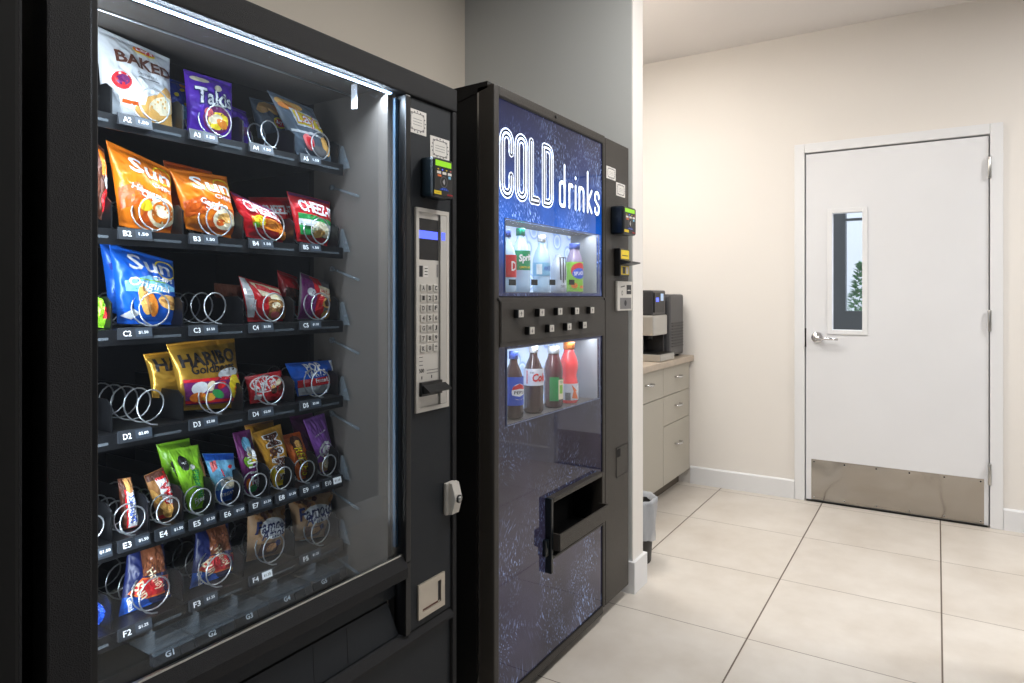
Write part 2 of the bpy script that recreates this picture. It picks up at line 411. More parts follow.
# ---- flat artwork ("ink") laid on any surface S(u,v)->(point, normal)
TXT = {}
def text_geo(s, bold=0.0, shear=0.0):
    k = (s, bold, shear)
    if k in TXT: return TXT[k]
    cu = bpy.data.curves.new('t', 'FONT'); cu.body = s; cu.size = 1; cu.offset = bold; cu.shear = shear; cu.resolution_u = 2
    ob = bpy.data.objects.new('t', cu); COL.objects.link(ob)
    dg = bpy.context.evaluated_depsgraph_get(); me = bpy.data.meshes.new_from_object(ob.evaluated_get(dg))
    vs = [(q.co.x, q.co.y) for q in me.vertices]; fs = [list(p.vertices) for p in me.polygons]
    bpy.data.objects.remove(ob); bpy.data.curves.remove(cu); bpy.data.meshes.remove(me)
    x0 = min(a for a, b in vs); x1 = max(a for a, b in vs); y0 = min(b for a, b in vs); y1 = max(b for a, b in vs)
    vs = [((a-x0)/(x1-x0)-.5, (b-y0)/(y1-y0)-.5) for a, b in vs]
    TXT[k] = (vs, fs); return TXT[k]
def g_text(s, cx, cy, w, h, rot=0, bold=0.015, shear=0.0):
    vs, fs = text_geo(s, bold, shear); c, d = cos(rot), sin(rot)
    return [(cx+a*w*c-b*h*d, cy+a*w*d+b*h*c) for a, b in vs], fs
def g_rect(x0, y0, x1, y1): return [(x0, y0), (x1, y0), (x1, y1), (x0, y1)], [[0, 1, 2, 3]]
def g_poly(pts): return list(pts), [list(range(len(pts)))]
def g_ell(cx, cy, rx, ry, rot=0, n=20):
    c, d = cos(rot), sin(rot)
    p = [(rx*cos(2*pi*k/n), ry*sin(2*pi*k/n)) for k in range(n)]
    return [(cx+a*c-b*d, cy+a*d+b*c) for a, b in p], [list(range(n))]
def g_ring(cx, cy, rx, ry, t, n=24):
    o = [(cx+rx*cos(2*pi*k/n), cy+ry*sin(2*pi*k/n)) for k in range(n)]
    i = [(cx+(rx-t)*cos(2*pi*k/n), cy+(ry-t)*sin(2*pi*k/n)) for k in range(n)]
    return o+i, [[k, (k+1) % n, (k+1) % n+n, k+n] for k in range(n)]
def g_stroke(pts, wd, closed=False):
    vs = []; fs = []; n = len(pts)
    for i in range(n if closed else n-1):
        a = Vector(pts[i]); b = Vector(pts[(i+1) % n]); t = (b-a)
        if t.length < 1e-7: continue
        t.normalize(); q = Vector((-t.y, t.x))*wd/2; k = len(vs)
        vs += [tuple(a-q), tuple(b-q), tuple(b+q), tuple(a+q)]; fs.append([k, k+1, k+2, k+3])
    for p in pts:
        k = len(vs); vs += [(p[0]+cos(2*pi*j/8)*wd/2, p[1]+sin(2*pi*j/8)*wd/2) for j in range(8)]; fs.append(list(range(k, k+8)))
    return vs, fs

def ink(mb, S, geo, m, lift, cuts=0, clip=None):
    """map flat geo (surface units) onto S; cuts = list of u and v values to bisect at"""
    vs, fs = geo
    if cuts:
        bm = bmesh.new(); bv = [bm.verts.new((a, b, 0)) for a, b in vs]
        for f in fs:
            try: bm.faces.new([bv[i] for i in f])
            except ValueError: pass
        us, ws = cuts
        for u in us: bmesh.ops.bisect_plane(bm, geom=list(bm.verts)+list(bm.edges)+list(bm.faces), plane_co=(u, 0, 0), plane_no=(1, 0, 0))
        for v in ws: bmesh.ops.bisect_plane(bm, geom=list(bm.verts)+list(bm.edges)+list(bm.faces), plane_co=(0, v, 0), plane_no=(0, 1, 0))
        if clip:
            for co, no in (((clip[0], 0, 0), (-1, 0, 0)), ((clip[1], 0, 0), (1, 0, 0)), ((0, clip[2], 0), (0, -1, 0)), ((0, clip[3], 0), (0, 1, 0))):
                bmesh.ops.bisect_plane(bm, geom=list(bm.verts)+list(bm.edges)+list(bm.faces), plane_co=co, plane_no=no, clear_outer=True)
        bm.verts.index_update(); vs = [(q.co.x, q.co.y) for q in bm.verts]; fs = [[q.index for q in f.verts] for f in bm.faces]; bm.free()
    P = []
    for a, b in vs:
        p, n = S(a, b); P.append(p+n*lift)
    # orient faces along the surface normal
    out = []
    for f in fs:
        if len(f) < 3: continue
        nn = Vector((0, 0, 0))
        for i in range(len(f)): nn += P[f[i]].cross(P[f[(i+1) % len(f)]])
        out.append(f if nn.dot(S(*vs[f[0]])[1]) >= 0 else f[::-1])
    mb.add(P, out, m)

def plane_y(Y, flip=1):
    return lambda u, v: (Vector((u, Y, v)), Vector((0, -1, 0)))
def plane_x(X):
    return lambda u, v: (Vector((X, u, v)), Vector((-1, 0, 0)))

# ================================================================== THE ROOM
YB = 1.96      # wall behind the machines
XD = 4.46      # wall with the door
YR = -0.40     # passage wall beside the camera
CH = 2.86
def struct(mb, name, org=(0, 0, 0)): return solo(mb, name, None, None, org=org, kind='structure')
b_ = MB(); b_.box(-2.6, XD+0.15, -4.2, YB+0.12, -0.06, 0, 'floor'); struct(b_, 'floor')
b_ = MB(); b_.box(-2.6, XD+0.15, -4.2, YB+0.12, CH, CH+0.06, 'ceil'); struct(b_, 'ceiling')
b_ = MB(); b_.box(-2.6, XD, YB, YB+0.12, 0, CH, 'paint2'); struct(b_, 'wall_back')
b_ = MB(); b_.box(-2.72, -2.6, -4.2, YB+0.12, 0, CH, 'paint'); struct(b_, 'wall_left')
b_ = MB(); b_.box(-2.6, XD+0.15, -4.32, -4.2, 0, CH, 'paint'); struct(b_, 'wall_front')
b_ = MB(); b_.box(-2.6, 2.85, -0.52, YR, 0, CH, 'opp'); struct(b_, 'wall_passage')
# fin wall beside the drinks machine: grey side, white end
FX0, FX1, FY = 2.68, 2.796, 1.086
b_ = MB(); b_.box(FX0, FX1, FY, YB-0.001, 0, CH-0.001, 'paint')
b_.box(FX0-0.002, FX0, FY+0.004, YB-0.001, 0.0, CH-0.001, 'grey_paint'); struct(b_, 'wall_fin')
# door wall with its opening (leaf opening and the rest)
dl0, dl1 = W(1, 1, X=XD).y, 0
DY1 = W(806, 300, X=XD).y; DY0 = W(988.5, 300, X=XD).y      # latch side, hinge side
DZ = 2.115
b_ = MB()
OY0, OY1, OZ = DY0-0.012, DY1+0.012, DZ+0.012
b_.box(XD, XD+0.15, -4.2, OY0, 0, CH, 'paint'); b_.box(XD, XD+0.15, OY1, YB+0.12, 0, CH, 'paint')
b_.box(XD, XD+0.15, OY0, OY1, OZ, CH, 'paint'); struct(b_, 'wall_door_side')
# baseboards
bb = MB()
def base_y(mb, x0, x1, y, z=0.115):   # on a wall facing -y
    mb.prism([(y, 0), (y-0.014, 0), (y-0.014, z-0.008), (y-0.008, z), (y, z)], x0, x1, 'trim', 'x')
b_ = MB(); TY1 = OY1+0.052; TY0 = OY0-0.052
def base_x(mb, y0, y1, x, z=0.115):
    mb.prism([(x, 0), (x-0.014, 0), (x-0.014, z-0.008), (x-0.008, z), (x, z)], y0, y1, 'trim', 'y')
base_x(b_, TY1+.001, 1.395, XD-0.0005); struct(b_, 'baseboard_door_side')
b_ = MB(); base_x(b_, -4.19, TY0-.001, XD-0.0005); struct(b_, 'baseboard_hinge_side')
b_ = MB(); b_.box(FX0-0.017, FX1+0.014, FY-0.015, FY-0.0005, 0, 0.132, 'trim'); b_.box(FX0-0.017, FX0-0.003, FY-0.0005, FY+0.3, 0, 0.132, 'trim'); b_.box(FX1+.0005, FX1+0.014, FY-0.0005, YB-.01, 0, 0.132, 'trim'); struct(b_, 'baseboard_fin')
b_ = MB(); b_.box(-2.59, 2.864, YR+.0005, YR+0.014, 0, 0.115, 'trim'); b_.box(2.8505, 2.864, -0.52, YR+.0005, 0, 0.115, 'trim'); struct(b_, 'baseboard_passage')
# door frame
b_ = MB()
for (y0, y1) in ((OY1-0.006, TY1), (TY0, OY0+0.006)):
    b_.box(XD-0.018, XD+0.13, y0, y1, 0, OZ+0.052, 'trim', 0.004)
b_.box(XD-0.018, XD+0.13, OY0+.0065, OY1-.0065, OZ-0.004, OZ+0.052, 'trim', 0.004)
for (y0, y1, z0, z1) in ((OY1-.03, OY1-.0065, 0, OZ-.004), (OY0+.0065, OY0+.03, 0, OZ-.004), (OY0+.03, OY1-.03, OZ-.03, OZ-.004)): b_.box(XD+.042, XD+.06, y0, y1, z0, z1, 'trim')
struct(b_, 'trim_1')
# door leaf with glazed slot
b_ = MB(); LX0, LX1 = XD-0.004, XD+0.04
wy1 = W(832.5, 300, X=XD).y; wy0 = W(862.3, 300, X=XD).y; wz1 = W(832.5, 213.5, X=XD).z; wz0 = W(832.5, 329.6, X=XD).z
b_.box(LX0, LX1, DY0, wy0, 0.008, DZ, 'door'); b_.box(LX0, LX1, wy1, DY1, 0.008, DZ, 'door')
b_.box(LX0, LX1, wy0, wy1, 0.008, wz0, 'door'); b_.box(LX0, LX1, wy0, wy1, wz1, DZ, 'door')
door = struct(b_, 'door_1'); ORG[door.name] = Vector((0, 0, 0))
b_ = MB(); t = 0.028
for (y0, y1, z0, z1) in ((wy0-t, wy0, wz0-t, wz1+t), (wy1, wy1+t, wz0-t, wz1+t), (wy0, wy1, wz0-t, wz0), (wy0, wy1, wz1, wz1+t)):
    b_.box(LX0-0.008, LX0+0.0, y0, y1, z0, z1, 'trim', 0.003)
b_.build('window_trim', door)
b_ = MB(); b_.box(LX0+0.018, LX0+0.022, wy0, wy1, wz0, wz1, 'glass2'); b_.build('window_pane', door)
# handle
hp = W(817, 337.6, X=XD-0.02)
b_ = MB(); b_.lathe([(0.0, -0.014), (0.030, -0.014), (0.034, -0.008), (0.035, 0.0)], (LX0, hp.y, hp.z), 'chrome', 24, 'x')
b_.tube([(LX0-0.012, hp.y, hp.z), (LX0-0.052, hp.y, hp.z)], 0.011, 'chrome', 12)
b_.tube([(LX0-0.05, hp.y+0.012, hp.z), (LX0-0.052, hp.y-0.02, hp.z), (LX0-0.05, hp.y-0.07, hp.z-0.003), (LX0-0.044, hp.y-0.118, hp.z-0.006)], [0.012, 0.0105, 0.009, 0.008], 'chrome', 12)
b_.lathe([(0.007, -0.064), (0.007, -0.05)], (LX0, hp.y, hp.z), 'steel', 12, 'x')
b_.build('lever_handle', door, 'chrome lever handle on a round rose')
b_ = MB(); b_.box(LX0-0.003, LX0+0.02, DY1-0.002, DY1+0.006, hp.z-0.06, hp.z+0.055, 'blk'); b_.build('strike_plate', door)
for yy in (168, 320.5, 473.5):
    q = W(988, yy, X=XD); b_ = MB()
    b_.lathe([(0.007, -0.058), (0.0085, -0.055), (0.0085, 0.055), (0.007, 0.058)], (LX0-0.018, DY0-0.004, q.z), 'steel', 12)
    b_.box(LX0-0.02, LX0-0.001, DY0-0.008, DY0-0.002, q.z-0.055, q.z+0.055, 'steel'); b_.build('hinge', door, 'steel butt hinge')
ky1 = W(811.5, 480, X=XD).y; ky0 = W(984, 480, X=XD).y; kz1 = W(811.5, 458.6, X=XD).z
b_ = MB(); b_.box(LX0-0.002, LX0-.0002, ky0, ky1, 0.012, kz1, 'kick')
for yy in [ky0+0.015+(ky1-ky0-0.03)*k/5 for k in range(6)]:
    for zz in (0.028, kz1-0.014): b_.lathe([(0.0045, -0.0035), (0.0045, -0.002)], (LX0, yy, zz), 'ink' if zz > .1 else 'steel', 10, 'x')
b_.build('kick_plate', door, 'scuffed stainless steel kick plate')
b_ = MB(); b_.box(LX0-0.012, LX0-0.0022, DY0+0.004, DY1-0.004, 0.003, 0.011, 'blk'); b_.build('door_sweep', door)

# ---- beyond the door: a dark framed entry, white brick wall, shrub
XO = 6.3
b_ = MB(); b_.box(XD+0.15, 12, -3, 5, -0.06, -0.001, 'ground'); struct(b_, 'ground')
fr0 = W(837, 300, X=XO).y; fr1 = W(845.5, 300, X=XO).y; zb = W(845, 311, X=XO).z
b_ = MB()
b_.box(XO, XO+0.10, fr1, fr0+0.25, 0, 2.6, 'darkframe'); b_.box(XO, XO+0.1, fr1-1.4, fr1, 0, zb, 'darkframe')
b_.box(XO, XO+0.1, fr1-1.4, fr1, 2.5, 2.6, 'darkframe'); b_.box(XO, XO+0.1, fr1-1.45, fr1-1.4, 0, 2.6, 'darkframe')
b_.box(XO-0.02, XO+0.02, fr1-1.4, fr1, 1.88, 1.9, 'darkframe')
eo = solo(b_, 'entry_frame', 'dark metal glazed entry frame seen through the narrow window of the white door', 'door frame', (0, 0, 0)); ORG[eo.name] = Vector((0, 0, 0))
b_ = MB(); b_.box(XO+0.045, XO+0.05, fr1-1.4, fr1, zb, 2.5, 'glass2'); b_.build('glass_pane', eo)
b_ = MB(); b_.box(9.0, 9.2, -2.5, 4.5, 0, 4.2, 'brick'); solo(b_, 'brick_building', 'white painted brick building seen through the door window', 'building', (9, 1, 0))
sp_ = W(860.5, 318, X=8.2); rnd = random.Random(4)
sh = thing('evergreen_shrub', 'small green cone shrub seen through the door window before the white brick wall', 'shrub', (sp_.x, sp_.y, 0))
b_ = MB()
for k in range(900):
    z = 0.15+1.45*rnd.random(); r = 0.34*(1-(z-0.15)/1.5)*(0.6+0.4*rnd.random()); a = rnd.random()*2*pi
    c = Vector((sp_.x+r*cos(a), sp_.y+r*sin(a), z)); d = Vector((cos(a), sin(a), rnd.random())).normalized()*0.06; s_ = Vector((-sin(a), cos(a), 0.3))*0.02
    b_.add([c-s_, c+d, c+s_], [(0, 1, 2)], 'leaf')
b_.build('foliage', sh)
b_ = MB(); b_.lathe([(0.025, 0.0), (0.02, .5)], (sp_.x, sp_.y, 0), 'brown', 8); b_.build('trunk', sh)

# ---- ceiling lamps (above and beside the view)
for i, (x, y, p) in enumerate(CEIL_LIGHTS):
    lb = ['square ceiling light panel over the snack machine', 'square ceiling light panel over the passage end', 'square ceiling light panel over the worktop', 'square ceiling light panel in the open room side'][i]
    t_ = thing('ceiling_light', lb, 'light', (x, y, CH-0.03), 'ceiling light panels')
    b_ = MB()
    for (x0, x1, y0, y1) in ((x-.29, x-.26, y-.29, y+.29), (x+.26, x+.29, y-.29, y+.29), (x-.26, x+.26, y-.29, y-.26), (x-.26, x+.26, y+.26, y+.29)):
        b_.box(x0, x1, y0, y1, CH-0.035, CH-.0005, 'trim')
    b_.build('frame', t_)
    b_ = MB(); b_.box(x-.26, x+.26, y-.26, y+.26, CH-0.025, CH-0.018, 'litlamp'); b_.build('diffuser', t_)

# ================================================================== CABINETS, WORKTOP, COFFEE MACHINES, BIN
CY = 1.40; CTZ = 0.856
def pull(mb, x, z, y):
    mb.tube([(x-0.045, y, z), (x-0.045, y-0.016, z), (x-0.04, y-0.024, z-.001), (x, y-0.03, z-.003), (x+0.04, y-0.024, z-.001), (x+0.045, y-0.016, z), (x+0.045, y, z)], 0.0055, 'chrome', 8)
def unit(x0, x1, label, rows, name='base_cabinet'):
    t_ = thing(name, label, 'cabinet', ((x0+x1)/2, 1.68, 0), 'grey base cabinets under the worktop')
    b_ = MB(); b_.box(x0, x1, CY+0.021, YB-0.003, 0.095, 0.818, 'cab'); b_.box(x0, x1, CY+0.075, CY+0.09, 0.0, 0.095, 'toe'); b_.build('carcass', t_)
    for kind, z0, z1 in rows:
        b_ = MB(); b_.box(x0+0.002, x1-0.002, CY, CY+0.02, z0+0.002, z1-0.002, 'cab', 0.002); d = b_.build(kind, t_)
        if kind == 'drawer' or True:
            h = MB()
            if kind == 'drawer': pull(h, (x0+x1)/2, (z0+z1)/2+0.015 if z1-z0 < .3 else z0+(z1-z0)*.62, CY)
            else: h.tube([(x1-.06, CY, z1-.16), (x1-.06, CY-.028, z1-.155), (x1-.06, CY-.028, z1-.07), (x1-.06, CY, z1-.065)], .0055, 'chrome', 8)
            if not (kind == 'door'): h.build('handle', d, 'chrome bow handle')
u1 = unit(3.94, 4.452, 'grey base cabinet with three drawers against the door wall', [('drawer', .637, .815), ('drawer', .457, .637), ('drawer', .097, .457)])
u2 = unit(3.425, 3.939, 'grey base cabinet with one drawer over a door, left of the three drawers', [('drawer', .637, .815), ('door', .097, .637)])
u3 = unit(2.91, 3.424, 'grey base cabinet hidden behind the white wall end', [('drawer', .637, .815), ('door', .097, .637)])
b_ = MB(); b_.box(2.815, XD-.0005, CY-0.028, YB-0.002, 0.819, CTZ, 'counter', 0.004); solo(b_, 'worktop', 'beige laminate worktop over the grey cabinets', 'worktop', (3.6, 1.6, 0.819))
# brewer
cm = thing('coffee_machine', 'black coffee machine with silver front panel and touch screen on the worktop', 'coffee machine', (3.97, 1.6, CTZ+.001))
x0, x1 = 3.86, 4.095
b_ = MB(); b_.box(x0, x1, 1.56, 1.86, CTZ+.002, 1.27, 'brewer', .012); b_.box(x0, x1, 1.44, 1.56, 1.13, 1.285, 'brewer', .012)
b_.box(x0+.01, x1-.01, 1.46, 1.565, CTZ+.002, CTZ+.02, 'brewer')
b_.box(x1-.02, x1, 1.45, 1.56, CTZ+.02, 1.14, 'brewer'); b_.build('housing', cm)
b_ = MB(); b_.box(x0-.006, x1+.006, 1.43, 1.56, 1.01, 1.135, 'steel', .012); b_.build('front_panel', cm, 'silver front panel')
b_ = MB(); b_.box(x0+.02, x1-.05, 1.432, 1.4395, 1.15, 1.27, 'blk'); 
S = plane_y(1.4315)
ink(b_, S, g_rect(x0+.04, 1.215, x0+.09, 1.24), M['bluelcd'], .0004); ink(b_, S, g_rect(x0+.12, 1.22, x0+.17, 1.265), mat('pale_screen', (170, 190, 215), .4, emit=(150, 180, 220), es=.5), .0004)
b_.build('screen', cm)
b_ = MB(); b_.tube([(3.97, 1.50, 1.015), (3.97, 1.50, .98)], .018, 'blk', 12); b_.build('spout', cm)
b_ = MB(); b_.box(x0-.01, x1+.005, 1.385, 1.56, CTZ+.002, CTZ+.045, 'steel', .006); b_.box(x0+.01, x1-.012, 1.395, 1.55, CTZ+.045, CTZ+.048, 'blk'); b_.build('drip_tray', cm, 'silver drip tray with black grate')
# cooler next to it
mc = thing('water_unit', 'tall charcoal unit with side slats right of the coffee machine', 'appliance', (4.27, 1.6, CTZ+.001))
b_ = MB(); b_.box(4.13, 4.405, 1.425, 1.86, CTZ+.012, 1.262, 'brewer2', .018)
for z in (0, 1):
    for (xx, yy) in ((4.16, 1.46), (4.37, 1.46), (4.16, 1.82), (4.37, 1.82)): 
        if z == 0: b_.lathe([(.012, 0), (.012, .014)], (xx, yy, CTZ+.001), 'blk', 10)
b_.build('housing', mc)
b_ = MB()
for k in range(9): b_.box(4.165, 4.385, 1.4215, 1.4255, .925+k*.0185, .925+k*.0185+.008, 'blk')
b_.build('vent_slats', mc)
# bin
tb = thing('waste_bin', 'small black waste bin with a clear liner on the floor behind the white wall end', 'bin', (3.016, 1.225, 0))
c = (3.016, 1.225, .001)
b_ = MB(); b_.lathe([(.0, 0), (.085, 0), (.088, .004), (.108, .29), (.104, .29), (.084, .008), (0, .008)], c, 'bin', 32, cap=False); b_.build('bucket', tb)
b_ = MB(); n = 64
def rr(a, h): return .113 + .004*sin(a*9+h*20)+.003*sin(a*17+1+h*50)
vs = []; hs = [.115, .135, .17, .21, .25, .285, .302, .300, .28]; fs = []
for i, h in enumerate(hs):
    for k in range(n):
        a = 2*pi*k/n; r = rr(a, h)*(.90+.10*min(1, h/.27)) if i < 7 else rr(a, h)-.012*(i-6)
        if i == 0: h2 = h+.008*sin(a*5)
        else: h2 = h
        vs.append((c[0]+r*cos(a), c[1]+r*sin(a), h2))
for i in range(len(hs)-1):
    for k in range(n): fs.append((i*n+k, i*n+(k+1) % n, (i+1)*n+(k+1) % n, (i+1)*n+k))
b_.add(vs, fs, 'bag', True); b_.build('liner_bag', tb, 'translucent plastic liner folded over the rim')

# ================================================================== SNACK MACHINE
SY = 1.135; SX0, SX1 = 0.487, 1.505; SH = 1.822
GX0, GX1, GZ0, GZ1 = 0.565, 1.292, 0.598, 1.758
sm = thing('snack_machine', 'black glass-front snack vending machine with lit shelves of chips and candy', 'vending machine', (1.0, 1.55, 0))
CX0, CX1 = 0.515, 1.262     # cavity
b_ = MB()
YK = 1.93
b_.box(SX0+.006, CX0, SY+.05, YK, .03, SH-.006, 'black'); b_.box(CX1+.004, SX1-.006, SY+.05, YK, .03, SH-.006, 'black')
b_.box(CX0, CX1+.004, SY+.05, YK, GZ1+.03, SH-.006, 'black'); b_.box(CX0, CX1+.004, SY+.05, YK, .03, .44, 'black'); b_.box(CX0, CX1+.004, 1.87, YK, .44, GZ1+.03, 'black')
for (xx, yy) in ((SX0+.08, SY+.12), (SX1-.08, SY+.12), (SX0+.08, 1.85), (SX1-.08, 1.85)): b_.lathe([(.022, .001), (.022, .03)], (xx, yy, 0), 'blk', 12)
b_.build('cabinet', sm)
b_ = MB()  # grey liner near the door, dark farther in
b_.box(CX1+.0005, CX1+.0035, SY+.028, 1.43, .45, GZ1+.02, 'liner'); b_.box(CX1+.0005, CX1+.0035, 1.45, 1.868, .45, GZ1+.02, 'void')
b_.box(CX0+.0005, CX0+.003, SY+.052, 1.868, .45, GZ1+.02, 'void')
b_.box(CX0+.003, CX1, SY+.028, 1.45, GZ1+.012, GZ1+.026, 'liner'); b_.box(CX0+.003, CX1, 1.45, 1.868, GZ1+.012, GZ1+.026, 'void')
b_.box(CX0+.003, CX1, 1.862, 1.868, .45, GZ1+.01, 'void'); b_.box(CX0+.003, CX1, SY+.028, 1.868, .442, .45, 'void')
b_.tube([(CX0+.01, 1.28, GZ1+.009), (CX1-.01, 1.28, GZ1+.009)], .0022, 'wire', 6)
for z in (.70, .86, 1.06, 1.24, 1.44, 1.62): b_.box(CX1-.0012, CX1+.0005, 1.40, 1.412, z-.02, z+.02, 'blk')
b_.build('liner', sm)
# door frame
b_ = MB()
b_.box(SX0, GX0-.012, SY, SY+.05, .03, GZ1+.002, 'bezel', .004); b_.box(GX0-.012, GX0, SY+.008, SY+.03, GZ0-.01, GZ1+.002, 'blk', .002)
b_.box(SX0-.004, SX1, SY-.008, SY+.05, GZ1+.002, SH, 'bezel', .005)
b_.box(GX1+.001, GX1+.02, SY-.006, SY+.045, GZ0-.02, GZ1, 'blk', .003)      # mullion by the glass
b_.box(GX1+.02, SX1-.02, SY, SY+.045, .394, GZ1, 'slate', .002)                # control column
b_.box(SX1-.018, SX1, SY-.006, SY+.05, .03, GZ1+.001, 'bezel', .004)
b_.box(SX1-.03, SX1-.018, SY+.012, SY+.05, .03, GZ1, 'mblk')
b_.prism([(SY-.012, GZ0-.055), (SY-.012, GZ0-.03), (SY+.004, GZ0-.002), (SY+.011, GZ0-.002), (SY+.014, GZ0-.055)], GX0-.012, GX1+.002, 'bezel', 'x')  # sill
b_.box(GX0, GX1, SY+.004, SY+.010, GZ0-.002, GZ0+.002, 'steel')
b_.box(GX1+.001, GX1+.019, SY-.006, SY+.045, .394, GZ0-.021, 'blk', .002)
b_.prism([(SY-.010, .368), (SY-.010, .376), (SY+.006, .393), (SY+.045, .393), (SY+.045, .368)], GX0-.012, SX1-.018, 'bezel', 'x')
b_.box(GX0-.012, SX1-.018, SY+.004, SY+.045, .06, .366, 'slate', .002)        # lower kick door
b_.build('door_frame', sm)
b_ = MB()  # delivery flap, tilted inward
b_.add([(GX0, SY+.028, GZ0-.055), (GX1-.002, SY+.028, GZ0-.055), (GX1-.002, SY+.026, .49), (GX0, SY+.026, .49)], [(0, 1, 2, 3)], 'slate')
b_.add([(GX0, SY+.024, .486), (GX1-.035, SY+.024, .486), (GX1-.004, SY+.014, .396), (GX0, SY+.014, .396)], [(0, 1, 2, 3)], 'slate')
b_.box(GX0, GX1-.002, SY+.030, SY+.044, .394, GZ0-.055, 'mblk')
for x in (.70, .84, 1.02, 1.12): b_.tube([(x, SY+.0235, .48), (x-.004, SY+.0145, .40)], .0008, 'mblk', 4)
b_.build('delivery_flap', sm)
b_ = MB(); b_.box(GX0, GX1, SY+.011, SY+.015, GZ0, GZ1, 'glass'); b_.build('front_glass', sm)
# led lamp along the top of the door, and up the right side
b_ = MB(); b_.box(GX0+.01, GX1-.02, SY+.022, SY+.030, GZ1-.001, GZ1+.004, 'led'); b_.build('light_strip', sm, 'glowing white light strip along the top of the glass')
b_ = MB(); b_.box(GX1-.012, GX1-.002, SY+.018, SY+.026, GZ0+.02, GZ1-.01, 'ledside'); b_.build('side_diffuser', sm, 'bluish side diffuser')
area('snack_machine_led', ((GX0+GX1)/2, SY+.04, GZ1-.006), GX1-GX0-.06, 9.0, (0.80, 0.90, 1.0), (radians(-28), 0, 0), sy=.02)
area('snack_machine_side_led', (GX1-.014, SY+.034, 1.2), 1.05, 6.5, (0.90, 0.95, 1.0), (0, radians(90), radians(-64)), sy=.015)
area('snack_machine_left_fill', (GX0-.022, SY+.062, 1.15), 1.1, 7.0, (0.90, 0.95, 1.0), (0, radians(-90), radians(50)), sy=.015)  # unseen fill added behind the left frame to brighten the lower rows
b_ = MB(); b_.box(1.19, 1.195, 1.2, 1.215, GZ1-.05, GZ1+.01, 'trim'); b_.build('small_bracket', sm)  # small bracket added for a bright upright mark under the liner top

# ---- trays
TY = 1.30
ROWS = {'A': (W(130, 120, Y=TY).z, 5), 'B': (1.370, 5), 'C': (1.181, 5), 'D': (.987, 5), 'E': (.782, 10), 'F': (.616, 5)}
CW = .142; C0 = .530
def floor_z(r): return ROWS[r][0]+.006
def colx(r, k):   # centre of selection k (1-based)
    n = ROWS[r][1]; w_ = CW*5/n
    return C0+w_*(k-.5)
COILS = {}
def coil(parent, cx, z, R, pitch, y1, first=.048):
    b_ = MB(); pts = []; nt_ = int((1.56-y1)/pitch*18)
    for i in range(nt_): a = 2*pi*i/18; pts.append((cx+R*sin(a+pi), y1+(first*i/18 if i <= 18 else first+pitch*(i-18)/18), z+R+.003+R*cos(a+pi)))
    b_.tube(pts, .0017, 'wire', 5); b_.build('spiral_coil', parent)
PRICES = {'A': '1.50', 'B': '1.50', 'C': '$1.50', 'D': '$2.00', 'E': '$1.50', 'F': '$1.25'}
